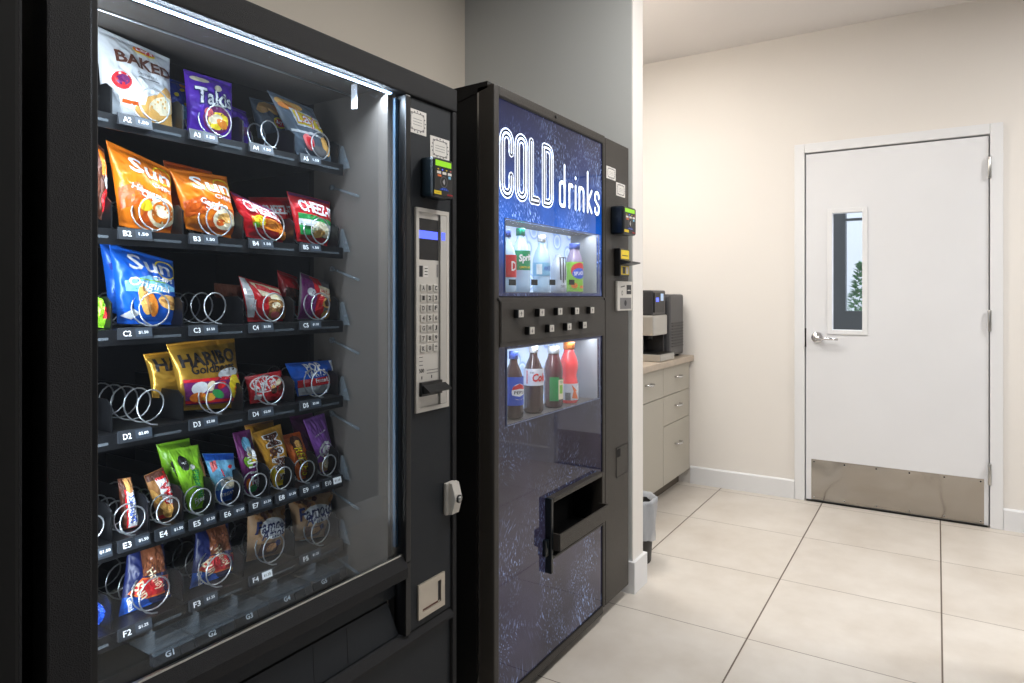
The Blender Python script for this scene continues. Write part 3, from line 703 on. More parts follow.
for r, (tz, n) in ROWS.items():
    b_ = MB(); z = floor_z(r); w_ = CW*5/n
    b_.box(C0-.004, C0+CW*5+.004, TY+.004, 1.76, z-.006, z, 'blk')
    b_.box(C0-.004, C0+CW*5+.004, TY, TY+.004, z-.030, z-.001, 'blk')
    tr = b_.build('tray', sm)
    b_ = MB()
    for k in range(n+1):
        x = C0+w_*k; hh = .062 if n == 5 else .070
        b_.prism([(TY+.012, z+.0005), (TY+.012, z+hh*.8), (TY+.03, z+hh), (1.75, z+hh), (1.75, z+.0005)], x-.0015, x+.0015, 'blk', 'x')
    b_.build('dividers', tr)
    for k in range(1, n+1):
        cx = colx(r, k); lx = C0+w_*(k-1)
        if n == 10:
            coil(tr, cx+.004, z, .0265, .036, TY+.003, .036 if k < 3 else .018)
        else:
            coil(tr, cx+.012, z, .0335, .048, TY+.003, .048 if (r, k) in (('D', 2), ('C', 3), ('A', 4)) else .020)
        b_ = MB(); tw = .064 if n == 5 else .060
        z0, z1 = tz-.013, tz+.009
        b_.prism([(TY-.004, z0), (TY-.009, z0), (TY-.004, z1), (TY-.001, z1), (TY-.001, z0)], lx+.003, lx+.003+tw, 'tag', 'x')
        sl = .005/(z1-z0)
        S = lambda u, v, z0=z0, sl=sl: (Vector((u, TY-.009+(v-z0)*sl, v)), Vector((0, -1, .2)).normalized())
        x_ = lx+.003
        ink(b_, S, g_rect(x_+.0315, z0+.004, x_+.0635, z1-.002) if n == 5 else g_rect(x_+.031, z0+.004, x_+.058, z1-.003), M['tagtop'], .0003)
        cod = f'{r}{k}'
        if (r, k) in (('F', 4), ('E', 10)):
            ink(b_, S, g_rect(x_+.033, z0+.004, x_+.060, z1-.003), M['white'], .0005)
            ink(b_, S, g_text(PRICES[r], x_+.0465, (z0+z1)/2, .018, .006, bold=.01), M['ink'], .0008)
        else:
            ink(b_, S, g_text(PRICES[r], x_+.047, (z0+z1)/2+.001, .019, .006, bold=.02), M['white'], .0006)
        ink(b_, S, g_text(cod, x_+.016, (z0+z1)/2, .0155 if k < 10 else .019, .0105, bold=.012), M['white'], .0006)
        b_.build('price_tag', tr)
        if n == 5:   # clear product stop next to the tag
            b_ = MB(); b_.box(lx+.072, lx+.128, TY-.004, TY-.0025, tz-.013, tz-.008, 'clear'); b_.build('clear_lip', tr)
    if r != 'A':
        pass
    # clear wing at the tray end and its latch arm
    b_ = MB(); xe = C0+CW*5+.008
    b_.prism([(TY-.02, z-.012), (TY+.004, z+.048), (TY+.012, z+.048), (TY+.03, z-.012)], xe, xe+.0015, 'clear', 'x')
    b_.tube([(xe+.002, TY, z+.012), (xe+.018, TY, z+.012)], .003, 'clear', 6); b_.build('clear_wing', tr)
    b_ = MB(); b_.tube([(CX1-.006, 1.35, z-.055), (CX1-.006, 1.255, z-.085)], .0035, 'clear', 6); b_.lathe([(.008, 0), (.008, .006)], (CX1-.007, 1.355, z-.054), 'clear', 10, 'x'); b_.build('tray_rail', sm)
# bottom row G : clear hoppers with tags
gz = .546
b_ = MB(); b_.box(C0-.004, C0+CW*5+.004, TY+.004, 1.76, gz-.012, gz-.006, 'blk'); b_.box(C0-.004, C0+CW*5+.004, TY, TY+.004, gz-.035, gz-.004, 'blk'); gt = b_.build('tray', sm)
for k in range(1, 6):
    lx = C0+CW*(k-1)+.083 if False else W([163, 205.8, 243, 281, 318.3][k-1], 600, Y=TY).x-.03
    b_ = MB()
    z0, z1 = gz-.014, gz+.010
    for j, (a, c) in enumerate(((0, .055), (.057, .085), (.087, .108))):
        b_.prism([(TY-.02, z0), (TY-.012, z1), (TY-.005, z1), (TY-.005, z0)], lx+a, lx+c, 'tag', 'x')
    S = lambda u, v, z0=z0: (Vector((u, TY-.020+(v-z0)*.33, v)), Vector((0, -1, .3)).normalized())
    ink(b_, S, g_text(f'G{k}', lx+.034, (z0+z1)/2, .018, .011, bold=.03), M['white'], .0006)
    b_.build('price_tag', gt)
    b_ = MB()
    b_.box(lx, lx+.108, TY-.023, TY-.0215, z1-.002, z1+.030, 'clear'); b_.box(lx, lx+.0015, TY-.0215, TY+.07, z1-.002, z1+.045, 'clear')
    b_.box(lx+.01, lx+.085, TY+.025, TY+.0265, z1-.002, z1+.05, 'clear'); b_.box(lx+.02, lx+.08, TY+.06, TY+.0615, z1-.002, z1+.055, 'clear')
    b_.box(lx, lx+.085, TY-.0215, TY+.07, z1-.004, z1-.0025, 'clear'); b_.build('clear_hopper', gt)

# ---- control column fittings
cx_ = lambda x, y: W(x, y, Y=SY)
def plate_frame(mb, x0, x1, z0, z1, y, t, d, m):
    for (a, b2, c, e) in ((x0, x0+t, z0, z1), (x1-t, x1, z0, z1), (x0+t, x1-t, z0, z0+t), (x0+t, x1-t, z1-t, z1)): mb.box(a, b2, y-d, y, c, e, m)
def sticker(parent, x0, x1, z0, z1, y, label, style=0, seed=1):
    b_ = MB(); b_.box(x0, x1, y-.0012, y-.0002, z0, z1, 'sticker'); S = plane_y(y-.0012); rn = random.Random(seed)
    w_, h_ = x1-x0, z1-z0
    if style == 0:
        ink(b_, S, g_rect(x0+.02*w_, z1-.12*h_, x1-.02*w_, z1-.08*h_), M['ink'], .0003)
        ink(b_, S, g_text('Snacks', (x0+x1)/2, z1-.3*h_, w_*.36, h_*.1, bold=.01, shear=.3), M['ink'], .0003)
        for k in range(3): ink(b_, S, g_rect(x0+.12*w_, z0+(.2+.13*k)*h_, x1-.1*w_, z0+(.225+.13*k)*h_), M['greyink'], .0003)
    else:
        ink(b_, S, g_stroke([(x0+.14*w_, z0+.15*h_), (x1-.14*w_, z0+.15*h_), (x1-.14*w_, z1-.15*h_), (x0+.14*w_, z1-.15*h_)], w_*.03, True), M['greyink'], .0003)
        for k in range(16):
            a = 2*pi*k/16; ink(b_, S, g_ell((x0+x1)/2+w_*.43*cos(a), (z0+z1)/2+h_*.43*sin(a), w_*.035, h_*.035, n=6), M['greyink'], .0005)
        for k in range(3): ink(b_, S, g_rect(x0+.25*w_, z0+(.36+.12*k)*h_, x1-.25*w_, z0+(.38+.12*k)*h_), M['greyink'], .0003)
    return b_.build('notice_sticker', parent, label)
a = cx_(408, 107); c = cx_(426, 135); a2 = cx_(408, 131)
sticker(sm, a.x, c.x, a2.z, a.z, SY, 'white printed notice above the card reader', 2)
a = cx_(430, 135); c = cx_(449, 155); a2 = cx_(430, 157)
sticker(sm, a.x, c.x, a2.z, a.z, SY, 'white notice with patterned border', 1)

def card_reader(parent, x0, x1, z0, z1, y, d, mm):
    b_ = MB(); b_.box(x0, x1, y-d, y-.0005, z0, z1, 'teal', .008)
    r = b_.build('card_reader', parent, 'black card reader with green display')
    b_ = MB(); yf = y-d-.0012; w_ = x1-x0; h_ = z1-z0
    S = plane_y(yf); b_.box(x0+.006, x1-.006, yf, y-d+.0005, z0+.006, z1-.006, 'blk')
    U = lambda u, v: (x0+u*w_, z0+v*h_)
    def R(u0, v0, u1, v1, m): ink(b_, S, g_rect(*U(u0, v0), *U(u1, v1)), M[m], .0004)
    for k in range(4): R(.2+.2*k, .69, .26+.2*k, .72, ['yellow', 'bluelcd', 'yellow', 'pink'][k])
    for k in range(3): R(.17+.26*k, .59, .36+.26*k, .655, 'sticker')
    R(.2, .52, .38, .57, 'orange_l'); R(.72, .5, .84, .57, 'lblue')
    ink(b_, S, g_ring(*U(.5, .40), w_*.17, w_*.17, w_*.02), M['greyink'], .0004)
    for k in range(3):
        rr_ = w_*(.03+.035*k); ink(b_, S, g_stroke([(U(.44, .40)[0]+rr_*cos(q), U(.44, .40)[1]+rr_*sin(q)) for q in [-.8+.4*j for j in range(5)]], w_*.02), M['white'], .0006)
    ink(b_, S, g_poly([U(.28, .19), U(.75, .19), U(.62, .25), U(.42, .25)]), M['labblue'], .0004)
    for k in range(3): R(.40+.1*k, .20, .46+.1*k, .225, 'white')
    R(.04, .07, .38, .16, 'yellow'); R(.08, .105, .33, .12, 'orange_l'); ink(b_, S, g_text('debit', *U(.80, .10), w_*.28, h_*.05, bold=.01), M['red'], .0004)
    b_.build('reader_face', r)
    b_ = MB(); b_.box(*[U(.10, 0)[0], U(.86, 0)[0]], yf-.0006, yf, U(0, .78)[1], U(0, .92)[1], 'lcd'); b_.build('display', r, 'lit green display')
    return r
ry = SY-.045
q0 = W(419, 200, Y=SY); q1 = W(433, 158, Y=ry); q2 = W(453.5, 201, Y=ry); q3 = W(433, 196, Y=ry)
card_reader(sm, q1.x, q2.x, q3.z, W(433, 155.5, Y=ry).z, SY, .045, None)
# keypad panel
x0, x1 = cx_(414.6, 300).x, cx_(447.3, 300).x; z1 = cx_(415, 207).z; z0 = cx_(415, 413.3).z
b_ = MB(); plate_frame(b_, x0, x1, z0, z1, SY, .011, .006, 'plate')
dp = .022
b_.box(x0+.011, x1-.011, SY-.001, SY-.0003, z0+.011, z1-.011, 'plate')
kp = b_.build('keypad_panel', sm, 'silver keypad panel')
S = plane_y(SY-.001); b_ = MB()
kx0, kx1 = x0+.013, x1-.040
ZZ = lambda y: H+(HY-y)/F*W(425, y, Y=SY).x/ (DV.x+RV.x*(425-512)/F)
def zz(y): return W(427, y, Y=SY).z
ink(b_, S, g_rect(kx0, zz(260), kx1, zz(219)), M['blk'], .0005)
ink(b_, S, g_rect(kx0, zz(239), kx1-.004, zz(231)), M['bluelcd'], .0009)
b_.build('display', kp, 'black display window with a blue glow')
b_ = MB(); b_.box(x1-.037, x1-.012, SY-.006, SY-.0012, z0+.012, z1-.012, 'steel')
ink(b_, plane_y(SY-.006), g_rect(x1-.034, zz(239), x1-.018, zz(231)), M['bluelcd'], .0005); b_.build('side_rail', kp, 'polished side rail')  # blue patch paints the display's reflection on the polished metal
b_ = MB()
for r in range(7):
    for c in range(3):
        xx = kx0+.004+(kx1-kx0-.006)*(c+.5)/3; z = zz(288+10*r); hw = .0095
        b_.box(xx-hw, xx+hw, SY-.0045, SY-.001, z-.0095, z+.0095, 'plate', .001)
        ch = 'ABC123DEF456GHJ789K0*#CL'[r*3+c]
        ink(b_, plane_y(SY-.0045), g_text(ch, xx, z, .010, .012, bold=.03), M['ink'], .0004)
b_.build('keys', kp)
b_ = MB(); ink(b_, S, g_rect(kx0+.002, zz(277), kx0+.018, zz(266)), M['ink'], .0005); ink(b_, S, g_rect(kx0+.022, zz(277), kx0+.040, zz(266)), M['sticker'], .0005)
for k in range(3): ink(b_, S, g_rect(kx0+.025, zz(275-3*k), kx0+.037, zz(274.2-3*k)), M['ink'], .0009)
ink(b_, S, g_rect(kx1-.008, zz(277), kx1-.003, zz(264)), M['greyink'], .0005)
ink(b_, S, g_text('500', kx0+.013, zz(370), .02, .011, bold=.02), M['ink'], .0005)
for k in range(3): ink(b_, S, g_rect(kx0+.003, zz(357+4*k), kx0+.018, zz(356.2+4*k)), M['greyink'], .0005)
for k in range(2): ink(b_, S, g_rect(kx0+.034, zz(370.5+3*k), kx1-.002, zz(369.8+3*k)), M['greyink'], .0005); ink(b_, S, g_rect(kx0+.012+.04*k, zz(378.5), kx0+.016+.04*k, zz(375.5)), M['ink'], .0005)
b_.build('printed_notes', kp)
b_ = MB(); b_.box(kx0, kx1+.004, SY-.012, SY-.001, zz(395), zz(381), 'blk', .002); b_.prism([(SY-.034, zz(391)), (SY-.034, zz(389.5)), (SY-.012, zz(384)), (SY-.012, zz(392.5))], kx0+.006, kx1+.016, 'blk', 'x'); b_.build('bill_slot', kp, 'black bill slot lip')
# lock handle
x0, x1 = cx_(444.5, 300).x, cx_(452, 300).x; z1 = cx_(446, 482).z; z0 = cx_(446, 514).z
b_ = MB(); b_.box(x0-.006, x1, SY-.012, SY-.0005, z0, z1, 'plate', .004)
zc = (z0+z1)/2; hh = (z1-z0)/2
pr = [(SY-.012, -1), (SY-.022, -.95), (SY-.034, 0), (SY-.022, .95), (SY-.012, 1)]
b_.prism([(y, zc+s*hh) for y, s in pr], x0+.004, x1+.002, 'plate', 'x'); lk = b_.build('lock_handle', sm, 'silver curved lock handle')
b_ = MB(); b_.lathe([(.011, -.0), (.011, .004)], ((x0+x1)/2+.003, SY-.037, zc), 'ink', 16, 'y'); b_.lathe([(.0075, -.0), (.0075, .003)], ((x0+x1)/2+.003, SY-.0395, zc), 'steel', 16, 'y'); b_.build('lock_core', lk)
# coin return cup
x0, x1 = cx_(417.2, 600).x, cx_(443.5, 600).x; z1 = cx_(417.2, 585.5).z; z0 = cx_(417.2, 620.5).z
b_ = MB(); plate_frame(b_, x0, x1, z0, z1, SY, .016, .005, 'satin'); b_.box(x0+.016, x1-.016, SY-.0015, SY-.0003, z0+.016, z1-.016, 'satin')
b_.box(x1-.026, x1-.016, SY-.0018, SY-.0014, z0+.020, z1-.017, 'ink'); b_.box(x0+.017, x1-.026, SY-.0018, SY-.0014, z0+.016, z0+.021, 'brown'); b_.box(x0+.016, x0+.0175, SY-.0018, SY-.0014, z0+.016, z1-.016, 'greyink'); b_.box(x0+.016, x1-.016, SY-.0018, SY-.0014, z1-.0175, z1-.016, 'greyink'); b_.build('coin_return', sm, 'satin metal coin return cup')  # dark strips and thin outline paint the shade inside the cup

# ================================================================== SNACKS
def bag(name, label, cat, px, base, art, Yb=1.352, Yt=1.362, thick=.024, group=None, crimp=True, wr=1.0, seed=0, row=None, back=None, round_=.6, cuts=(23, 27), pinch=.05):
    """px = photo corners TL, TR, BR, BL"""
    TL = W(*px[0], Y=Yt); TR = W(*px[1], Y=Yt); BR = W(*px[2], Y=Yb); BL = W(*px[3], Y=Yb)
    if row:
        fz = floor_z(row)+.0015
        for q in (BR, BL): q.z = max(q.z, fz)
    rt = ((BR-BL)+(TR-TL)).normalized(); up = ((TL-BL)+(TR-BR)).normalized(); nrm = rt.cross(up).normalized()
    wd = ((BR-BL).length+(TR-TL).length)/2; ht = ((TL-BL).length+(TR-BR).length)/2
    sv = Vector((seed*3.1, seed*1.7, seed*.9))
    def depth(u, v):
        uu = min(max(u, 0), 1); vv = min(max(v, 0), 1)
        e = max(0.0, 1-abs(2*uu-1)**2.6)**.6
        cr = .055
        if vv < cr or vv > 1-cr: g = 0
        else:
            q = (vv-cr)/(1-2*cr); g = max(0.0, sin(pi*q))**round_
        d = thick*e*g
        w1 = noise.noise(Vector((uu*4, vv*5, 0))+sv); w2 = noise.noise(Vector((uu*11+vv*5, vv*9, 3))+sv)
        d += wr*(.0045*w1+.0045*(.28-abs(w2)))*(0.35+g*e)
        return max(d, -.002)
    def ctr(u, v):
        q = min(max(v, 0), 1)
        k = 1-pinch*sin(pi*q); uu = .5+(u-.5)*k
        a = BL.lerp(BR, uu); b2 = TL.lerp(TR, uu); return a.lerp(b2, v)
    def S(u, v): return ctr(u, v)+nrm*depth(u, v), nrm
    NU, NV = 44, 52
    b_ = MB(); vs = []
    for side in (0, 1):
        for j in range(NV+1):
            for i in range(NU+1):
                u, v = i/NU, j/NV; p = ctr(u, v); dd = depth(u, v)
                edge = i in (0, NU) or j in (0, NV)
                if side == 0: vs.append(p+nrm*(dd if not edge else .0003+dd*.3))
                else: vs.append(p-nrm*(max(dd*.55, .0004)+.0006 if not edge else .0003-dd*.3))
    fs = []; st = (NU+1)*(NV+1)
    for j in range(NV):
        for i in range(NU):
            a_ = j*(NU+1)+i; fs.append((a_, a_+1, a_+NU+2, a_+NU+1)); fs.append((st+a_, st+a_+NU+1, st+a_+NU+2, st+a_+1))
    for i in range(NU):
        fs.append((i, st+i, st+i+1, i+1)); t0 = NV*(NU+1)+i; fs.append((t0, t0+1, st+t0+1, st+t0))
    for j in range(NV):
        a_ = j*(NU+1); fs.append((a_, a_+NU+1, st+a_+NU+1, st+a_)); a_ += NU; fs.append((a_, st+a_, st+a_+NU+1, a_+NU+1))
    b_.add(vs, fs, base, True)
    us = [k/cuts[0] for k in range(1, cuts[0])]; ws = [k/cuts[1] for k in range(1, cuts[1])]
    lv = 1
    for it in art:
        k = it[0]; m_ = it[-1]
        if k == 'r': g = g_rect(*it[1:5])
        elif k == 'e': g = g_ell(*it[1:5], n=18)
        elif k == 'E':   # rotated ellipse
            g0 = g_ell(0, 0, it[3]*wd, it[4]*ht, it[5], n=16); g = ([(it[1]+a_/wd, it[2]+c_/ht) for a_, c_ in g0[0]], g0[1])
        elif k == 'o': g = g_ring(*it[1:6])
        elif k == 'p': g = g_poly(it[1])
        elif k == 's': g = g_stroke(it[1], it[2])
        elif k == 't':   # ('t', text, cu, cv, w, h, rot, bold, shear, mat) w,h fractions of the bag width
            g0 = g_text(it[1], 0, 0, it[4]*wd, it[5]*wd, it[6], it[7], it[8]); g = ([(it[2]+a_/wd, it[3]+c_/ht) for a_, c_ in g0[0]], g0[1])
        ink(b_, S, g, m_ if not isinstance(m_, str) else M[m_], .0007+.0002*lv, (us, ws), clip=(0.005, .995, .005, .995)); lv += 1
    base_p = (BL+BR)/2
    o = b_.build(name, None, org=base_p)
    return tagp(o, label, cat, group)

def chips(m, seed, n, cu, cv, su, sv_, r=.09, m2='chipor'):
    rn = random.Random(seed); return [('E', cu+rn.uniform(-su, su), cv+rn.uniform(-sv_, sv_), r*rn.uniform(.8, 1.15), r*.62*rn.uniform(.8, 1.1), rn.uniform(-.8, .8), m if rn.random() < .6 else m2) for _ in range(n)]
G_ = {r: f'snacks in row {r}' for r in 'ABCDEF'}
# row A
bag('chip_bag', 'white baked chips bag reading BAKED, top left shelf', 'snack bag', [(92, 24), (169.8, 58.8), (173, 130), (102, 117)], 'silver', [
    ('e', .36, .33, .26, .2, 'white'), ('E', .22, .42, .15, .12, .3, 'sticker'), ('E', .22, .42, .13, .10, .3, 'red'), ('E', .23, .43, .09, .06, .3, 'plum'),
    ('p', [(.5, .02), (.98, .02), (.98, .45), (.84, .50), (.7, .36), (.55, .30)], 'tan'), ('E', .82, .25, .24, .11, .3, 'cream'), ('E', .60, .12, .2, .08, -.2, 'tan'),
    ('r', .22, .18, .45, .22, 'orange2'),
    ('e', .60, .885, .15, .055, 'yellow'), ('e', .60, .90, .14, .05, 'red'), ('t', "Lay's", .60, .90, .22, .10, 0, .03, .1, 'white'),
    ('t', 'BAKED', .56, .70, .78, .16, 0, .03, 0, 'brown'), ('t', 'ORIGINAL', .58, .57, .3, .03, 0, .01, 0, 'greyink'), ('r', .45, .52, .75, .53, 'greyink')], Yb=1.345, Yt=1.362, row='A', group=G_['A'], seed=1)
bag('chip_bag', 'blue bag with yellow specks half hidden between the white and the purple bag', 'snack bag', [(163, 76), (196, 88), (196, 134), (163, 126)], 'dblue',
    chips('yellow', 3, 9, .4, .6, .35, .35, .07) + [('E', .35, .3, .25, .15, 0, 'lblue')], Yb=1.40, Yt=1.41, row='A', group=G_['A'], seed=2)
bag('chip_bag', 'purple chips bag with white slanted lettering on the top shelf', 'snack bag', [(183.3, 69), (231.8, 83.5), (232, 149), (187, 137)], 'purple', [
    ('e', .55, .30, .32, .2, 'plum'), ('e', .57, .28, .24, .13, 'yellow'), ('E', .5, .3, .16, .07, .3, 'cream'), ('E', .66, .25, .14, .06, -.4, 'chipor'), ('E', .35, .38, .1, .07, 0, 'pink'),
    ('e', .25, .88, .19, .045, 'cream'), ('E', .60, .80, .10, .05, .5, 'cream'), ('t', 'Takis', .49, .615, .80, .35, 0, .06, .1, 'navy'), ('t', 'Takis', .49, .62, .77, .32, 0, .02, .1, 'white')], row='A', group=G_['A'], seed=3)
bag('chip_bag', 'plain purple bag behind the coil next to the lettered purple bag', 'snack bag', [(226, 104), (246, 112), (250, 152), (229, 147)], 'purple', [('r', .2, .3, .8, .5, 'plum')], Yb=1.43, Yt=1.44, row='A', group=G_['A'], seed=4)
bag('chip_bag', 'slate grey chips bag standing back behind the empty front coil of the top shelf', 'snack bag', [(249, 97), (279, 105), (291, 145), (258, 138)], 'slateblue',
    chips('tan', 5, 4, .5, .78, .25, .07, .2) + [('e', .60, .42, .24, .13, 'yellow'), ('e', .60, .42, .2, .1, 'red'), ('t', "Lay's", .6, .42, .3, .12, 0, .03, .1, 'white')], Yb=1.42, Yt=1.43, row='A', group=G_['A'], seed=5)
bag('chip_bag', 'slate grey chips bag tipped sideways at the right end of the top shelf', 'snack bag', [(267, 90), (312.6, 109), (333.7, 165), (297, 155)], 'slateblue',
    [('e', .3, .86, .28, .09, 'tan'), ('e', .2, .80, .16, .06, 'chipor'), ('r', .05, .38, .96, .42, 'silver')] +
    [('p', [(.22, .50), (.95, .48), (.98, .76), (.2, .78)], 'silver'), ('p', [(.26, .53), (.91, .51), (.94, .73), (.24, .75)], 'yellow'), ('t', "Lay's", .58, .64, .62, .34, 0, .05, .1, 'red'), ('t', "Lay's", .58, .64, .60, .32, 0, .01, .1, 'white'),
     ('E', .35, .25, .13, .13, .2, 'pink'), ('E', .36, .25, .08, .09, .2, 'red'), ('E', .82, .26, .13, .16, .1, 'tan'), ('E', .6, .15, .2, .08, 0, 'greyink')], Yb=1.340, Yt=1.352, row='A', group=G_['A'], seed=6)
# row B
bag('chip_bag', 'dark bag cut off by the frame at the left end of the second shelf', 'snack bag', [(84, 132), (104.5, 150), (105.5, 222), (84, 212)], 'brown', [('r', .5, .55, .98, .95, 'orange'), ('e', .8, .25, .2, .15, 'red'), ('E', .8, .5, .12, .1, 0, 'silver')], Yb=1.345, Yt=1.352, row='B', group=G_['B'], seed=7)
def sunchips(mw='white', c2='orange2'):
    return [('p', [(.02, .45), (.3, .58), (.5, .5), (.3, .3), (.02, .2)], c2), ('p', [(.25, .06), (.95, .06), (.98, .45), (.6, .42)], c2), ('o', .80, .79, .18, .13, .02, 'yellow'),
            ('t', 'Sun', .58, .785, .70, .235, -.05, .015, 0, mw), ('t', 'CHIPS', .74, .60, .38, .07, -.05, .01, 0, mw)]
bag('chip_bag', 'orange multigrain chips bag, left of the two on the second shelf', 'snack bag', [(105.6, 139.7), (170.5, 169.5), (174.5, 236), (119, 226)], 'orange',
    sunchips() + [('t', 'Harvest', .44, .485, .5, .10, -.15, .015, .2, 'white'), ('t', 'Cheddar', .58, .42, .5, .10, -.15, .015, .2, 'white'), ('E', .72, .26, .28, .2, .3, 'cream'), ('E', .72, .26, .22, .15, .3, 'orange'), ('E', .70, .27, .14, .08, -.3, 'cream'), ('e', .4, .3, .12, .07, 'yellow')], row='B', group=G_['B'], seed=8)
bag('chip_bag', 'orange chips bag in the shade just behind the right orange bag', 'snack bag', [(163, 160), (212, 172), (222, 228), (170, 222)], 'orange2', [], Yb=1.395, Yt=1.405, row='B', group=G_['B'], seed=9)
bag('chip_bag', 'orange multigrain chips bag, right of the two on the second shelf', 'snack bag', [(169, 168), (226.5, 176.5), (239.5, 241), (186, 229)], 'orange',
    sunchips() + [('t', 'Garden', .52, .485, .5, .10, -.1, .015, .2, 'white'), ('t', 'Salsa', .60, .41, .5, .10, -.1, .015, .2, 'white'), ('E', .68, .26, .24, .16, .3, 'cream'), ('E', .70, .28, .17, .08, .3, 'tan'), ('E', .60, .2, .1, .05, .3, 'orange2')], row='B', group=G_['B'], seed=10)
def cheez(front='orange', extra=()):
    return [('r', .02, .93, .98, .99, 'plum')] + list(extra) + [('t', 'CHEEZ-IT', .54, .72, .84, .24, -.06, .03, 0, 'white')]
bag('cracker_bag', 'red cheese cracker bag leaning with a coil in front, second shelf', 'snack bag', [(229.7, 191), (273, 211), (291.5, 247), (246.5, 237)], 'redw',
    cheez(extra=[('p', [(.12, .24), (.95, .22), (.9, .52), (.14, .5)], 'orange'), ('E', .3, .42, .14, .12, .4, 'yellow'), ('E', .62, .40, .16, .12, -.3, 'chipor'), ('E', .82, .2, .16, .13, .2, 'chipor'), ('E', .2, .3, .07, .06, 0, 'lime')]), row='B', group=G_['B'], seed=11)
bag('cracker_bag', 'red cheese cracker bag in the shade behind the two front ones', 'snack bag', [(248, 197), (290, 197.5), (300, 242), (262, 238)], 'redw', [('t', 'CHEEZ-IT', .5, .68, .8, .2, 0, .04, 0, 'white'), ('r', .1, .1, .9, .45, 'plum')], Yb=1.40, Yt=1.41, row='B', group=G_['B'], seed=12)
bag('cracker_bag', 'red cracker bag with green and white panel, right end of the second shelf', 'snack bag', [(286.4, 191), (329.8, 202), (331.5, 247), (297, 241)], 'redw',
    cheez(extra=[('p', [(.06, .14), (.88, .14), (.9, .52), (.06, .58)], 'green'), ('p', [(.06, .34), (.9, .26), (.9, .42), (.06, .46)], 'white'), ('E', .5, .32, .2, .12, .4, 'cream'), ('E', .68, .28, .2, .13, -.3, 'cream'), ('E', .52, .2, .17, .08, .2, 'tan')]), row='B', group=G_['B'], seed=13)
# row C
bag('candy_bag', 'lime green bag cut off by the frame at the left end of the third shelf', 'snack bag', [(84, 290), (103, 300), (108, 331), (84, 326)], 'lime', [('r', .6, .2, .9, .5, 'red')], Yb=1.335, row='C', group=G_['C'], seed=14)
bag('chip_bag', 'blue chips bag in the shade behind the front blue one', 'snack bag', [(99, 240), (158, 257), (168, 325), (108, 312)], 'blue', [('r', .05, .6, .95, .7, 'dblue')], Yb=1.395, Yt=1.405, row='C', group=G_['C'], seed=15)
bag('chip_bag', 'blue multigrain chips bag with sun logo on the third shelf', 'snack bag', [(109, 244), (173, 261), (179, 336.5), (117, 324)], 'blue', [
    ('p', [(.1, .55), (.5, .68), (.95, .55), (.95, .50), (.55, .44), (.1, .42)], 'lblue'), ('o', .80, .80, .19, .14, .02, 'yellow'),
    ('t', 'Sun', .54, .825, .68, .235, -.02, .015, 0, 'silver'), ('t', 'CHIPS', .72, .645, .38, .07, -.02, .03, 0, 'white'), ('r', .3, .595, .75, .61, 'lime'),
    ('t', 'Original', .48, .52, .66, .17, -.1, .015, .2, 'white'),
    ('E', .38, .32, .10, .2, .25, 'tan'), ('E', .50, .27, .08, .17, .2, 'chipor'), ('E', .40, .33, .03, .19, .25, 'cookie'), ('E', .78, .32, .19, .10, -.2, 'tan'), ('E', .78, .32, .16, .03, -.2, 'cookie'), ('p', [(.02, .1), (.2, .2), (.3, .14), (.2, .06)], 'silver')], row='C', group=G_['C'], seed=16)
bag('cookie_pack', 'dim red pack standing far back behind the empty coils of the third shelf', 'snack bag', [(214, 283), (243, 286), (243, 318), (214, 314)], 'brown', [('r', .2, .3, .8, .7, 'red')], Yb=1.50, row='C', group=G_['C'], seed=17)
bag('cookie_pack', 'red and cream pastry pack with a coil in front, third shelf', 'snack bag', [(238.5, 276), (278.8, 288), (288.5, 323), (247.5, 322)], 'redw', [
    ('r', .0, .1, .14, .98, 'silver'), ('p', [(.3, .60), (.95, .62), (.97, .95), (.2, .93)], 'cream'), ('p', [(.25, .75), (.97, .68), (.97, .8), (.3, .9)], 'red'), ('E', .65, .56, .12, .08, .2, 'yellow'),
    ('p', [(.42, .06), (.97, .06), (.97, .58), (.45, .55)], 'cookie'), ('E', .62, .4, .1, .08, .3, 'cream'), ('E', .8, .3, .1, .08, .3, 'brown'), ('E', .6, .16, .12, .08, 0, 'pink'), ('r', .5, .55, .9, .63, 'cream')], row='C', group=G_['C'], seed=18)
bag('cookie_pack', 'red pack partly seen between the two front packs of the third shelf', 'snack bag', [(277, 270), (297, 277), (301, 316), (281, 312)], 'redw', [('r', .1, .2, .8, .6, 'brown')], Yb=1.40, Yt=1.41, row='C', group=G_['C'], seed=19)
bag('cookie_pack', 'clear and red cookie pack at the right end of the third shelf', 'snack bag', [(300, 272), (328.5, 283), (330.8, 319), (297, 320)], 'greyink', [
    ('r', .02, .02, .4, .98, 'plum'), ('e', .25, .6, .12, .1, 'silver'), ('p', [(.42, .02), (.66, .02), (.62, .98), (.3, .98)], 'red'), ('p', [(.5, .55), (.95, .5), (.9, .78), (.45, .82)], 'cream'), ('t', 'Linden', .7, .67, .4, .12, -.2, .03, 0, 'red'), ('e', .76, .4, .2, .13, 'tan'), ('e', .76, .4, .14, .09, 'brown'), ('e', .8, .12, .16, .1, 'tan')], row='C', group=G_['C'], seed=20, thick=.022)
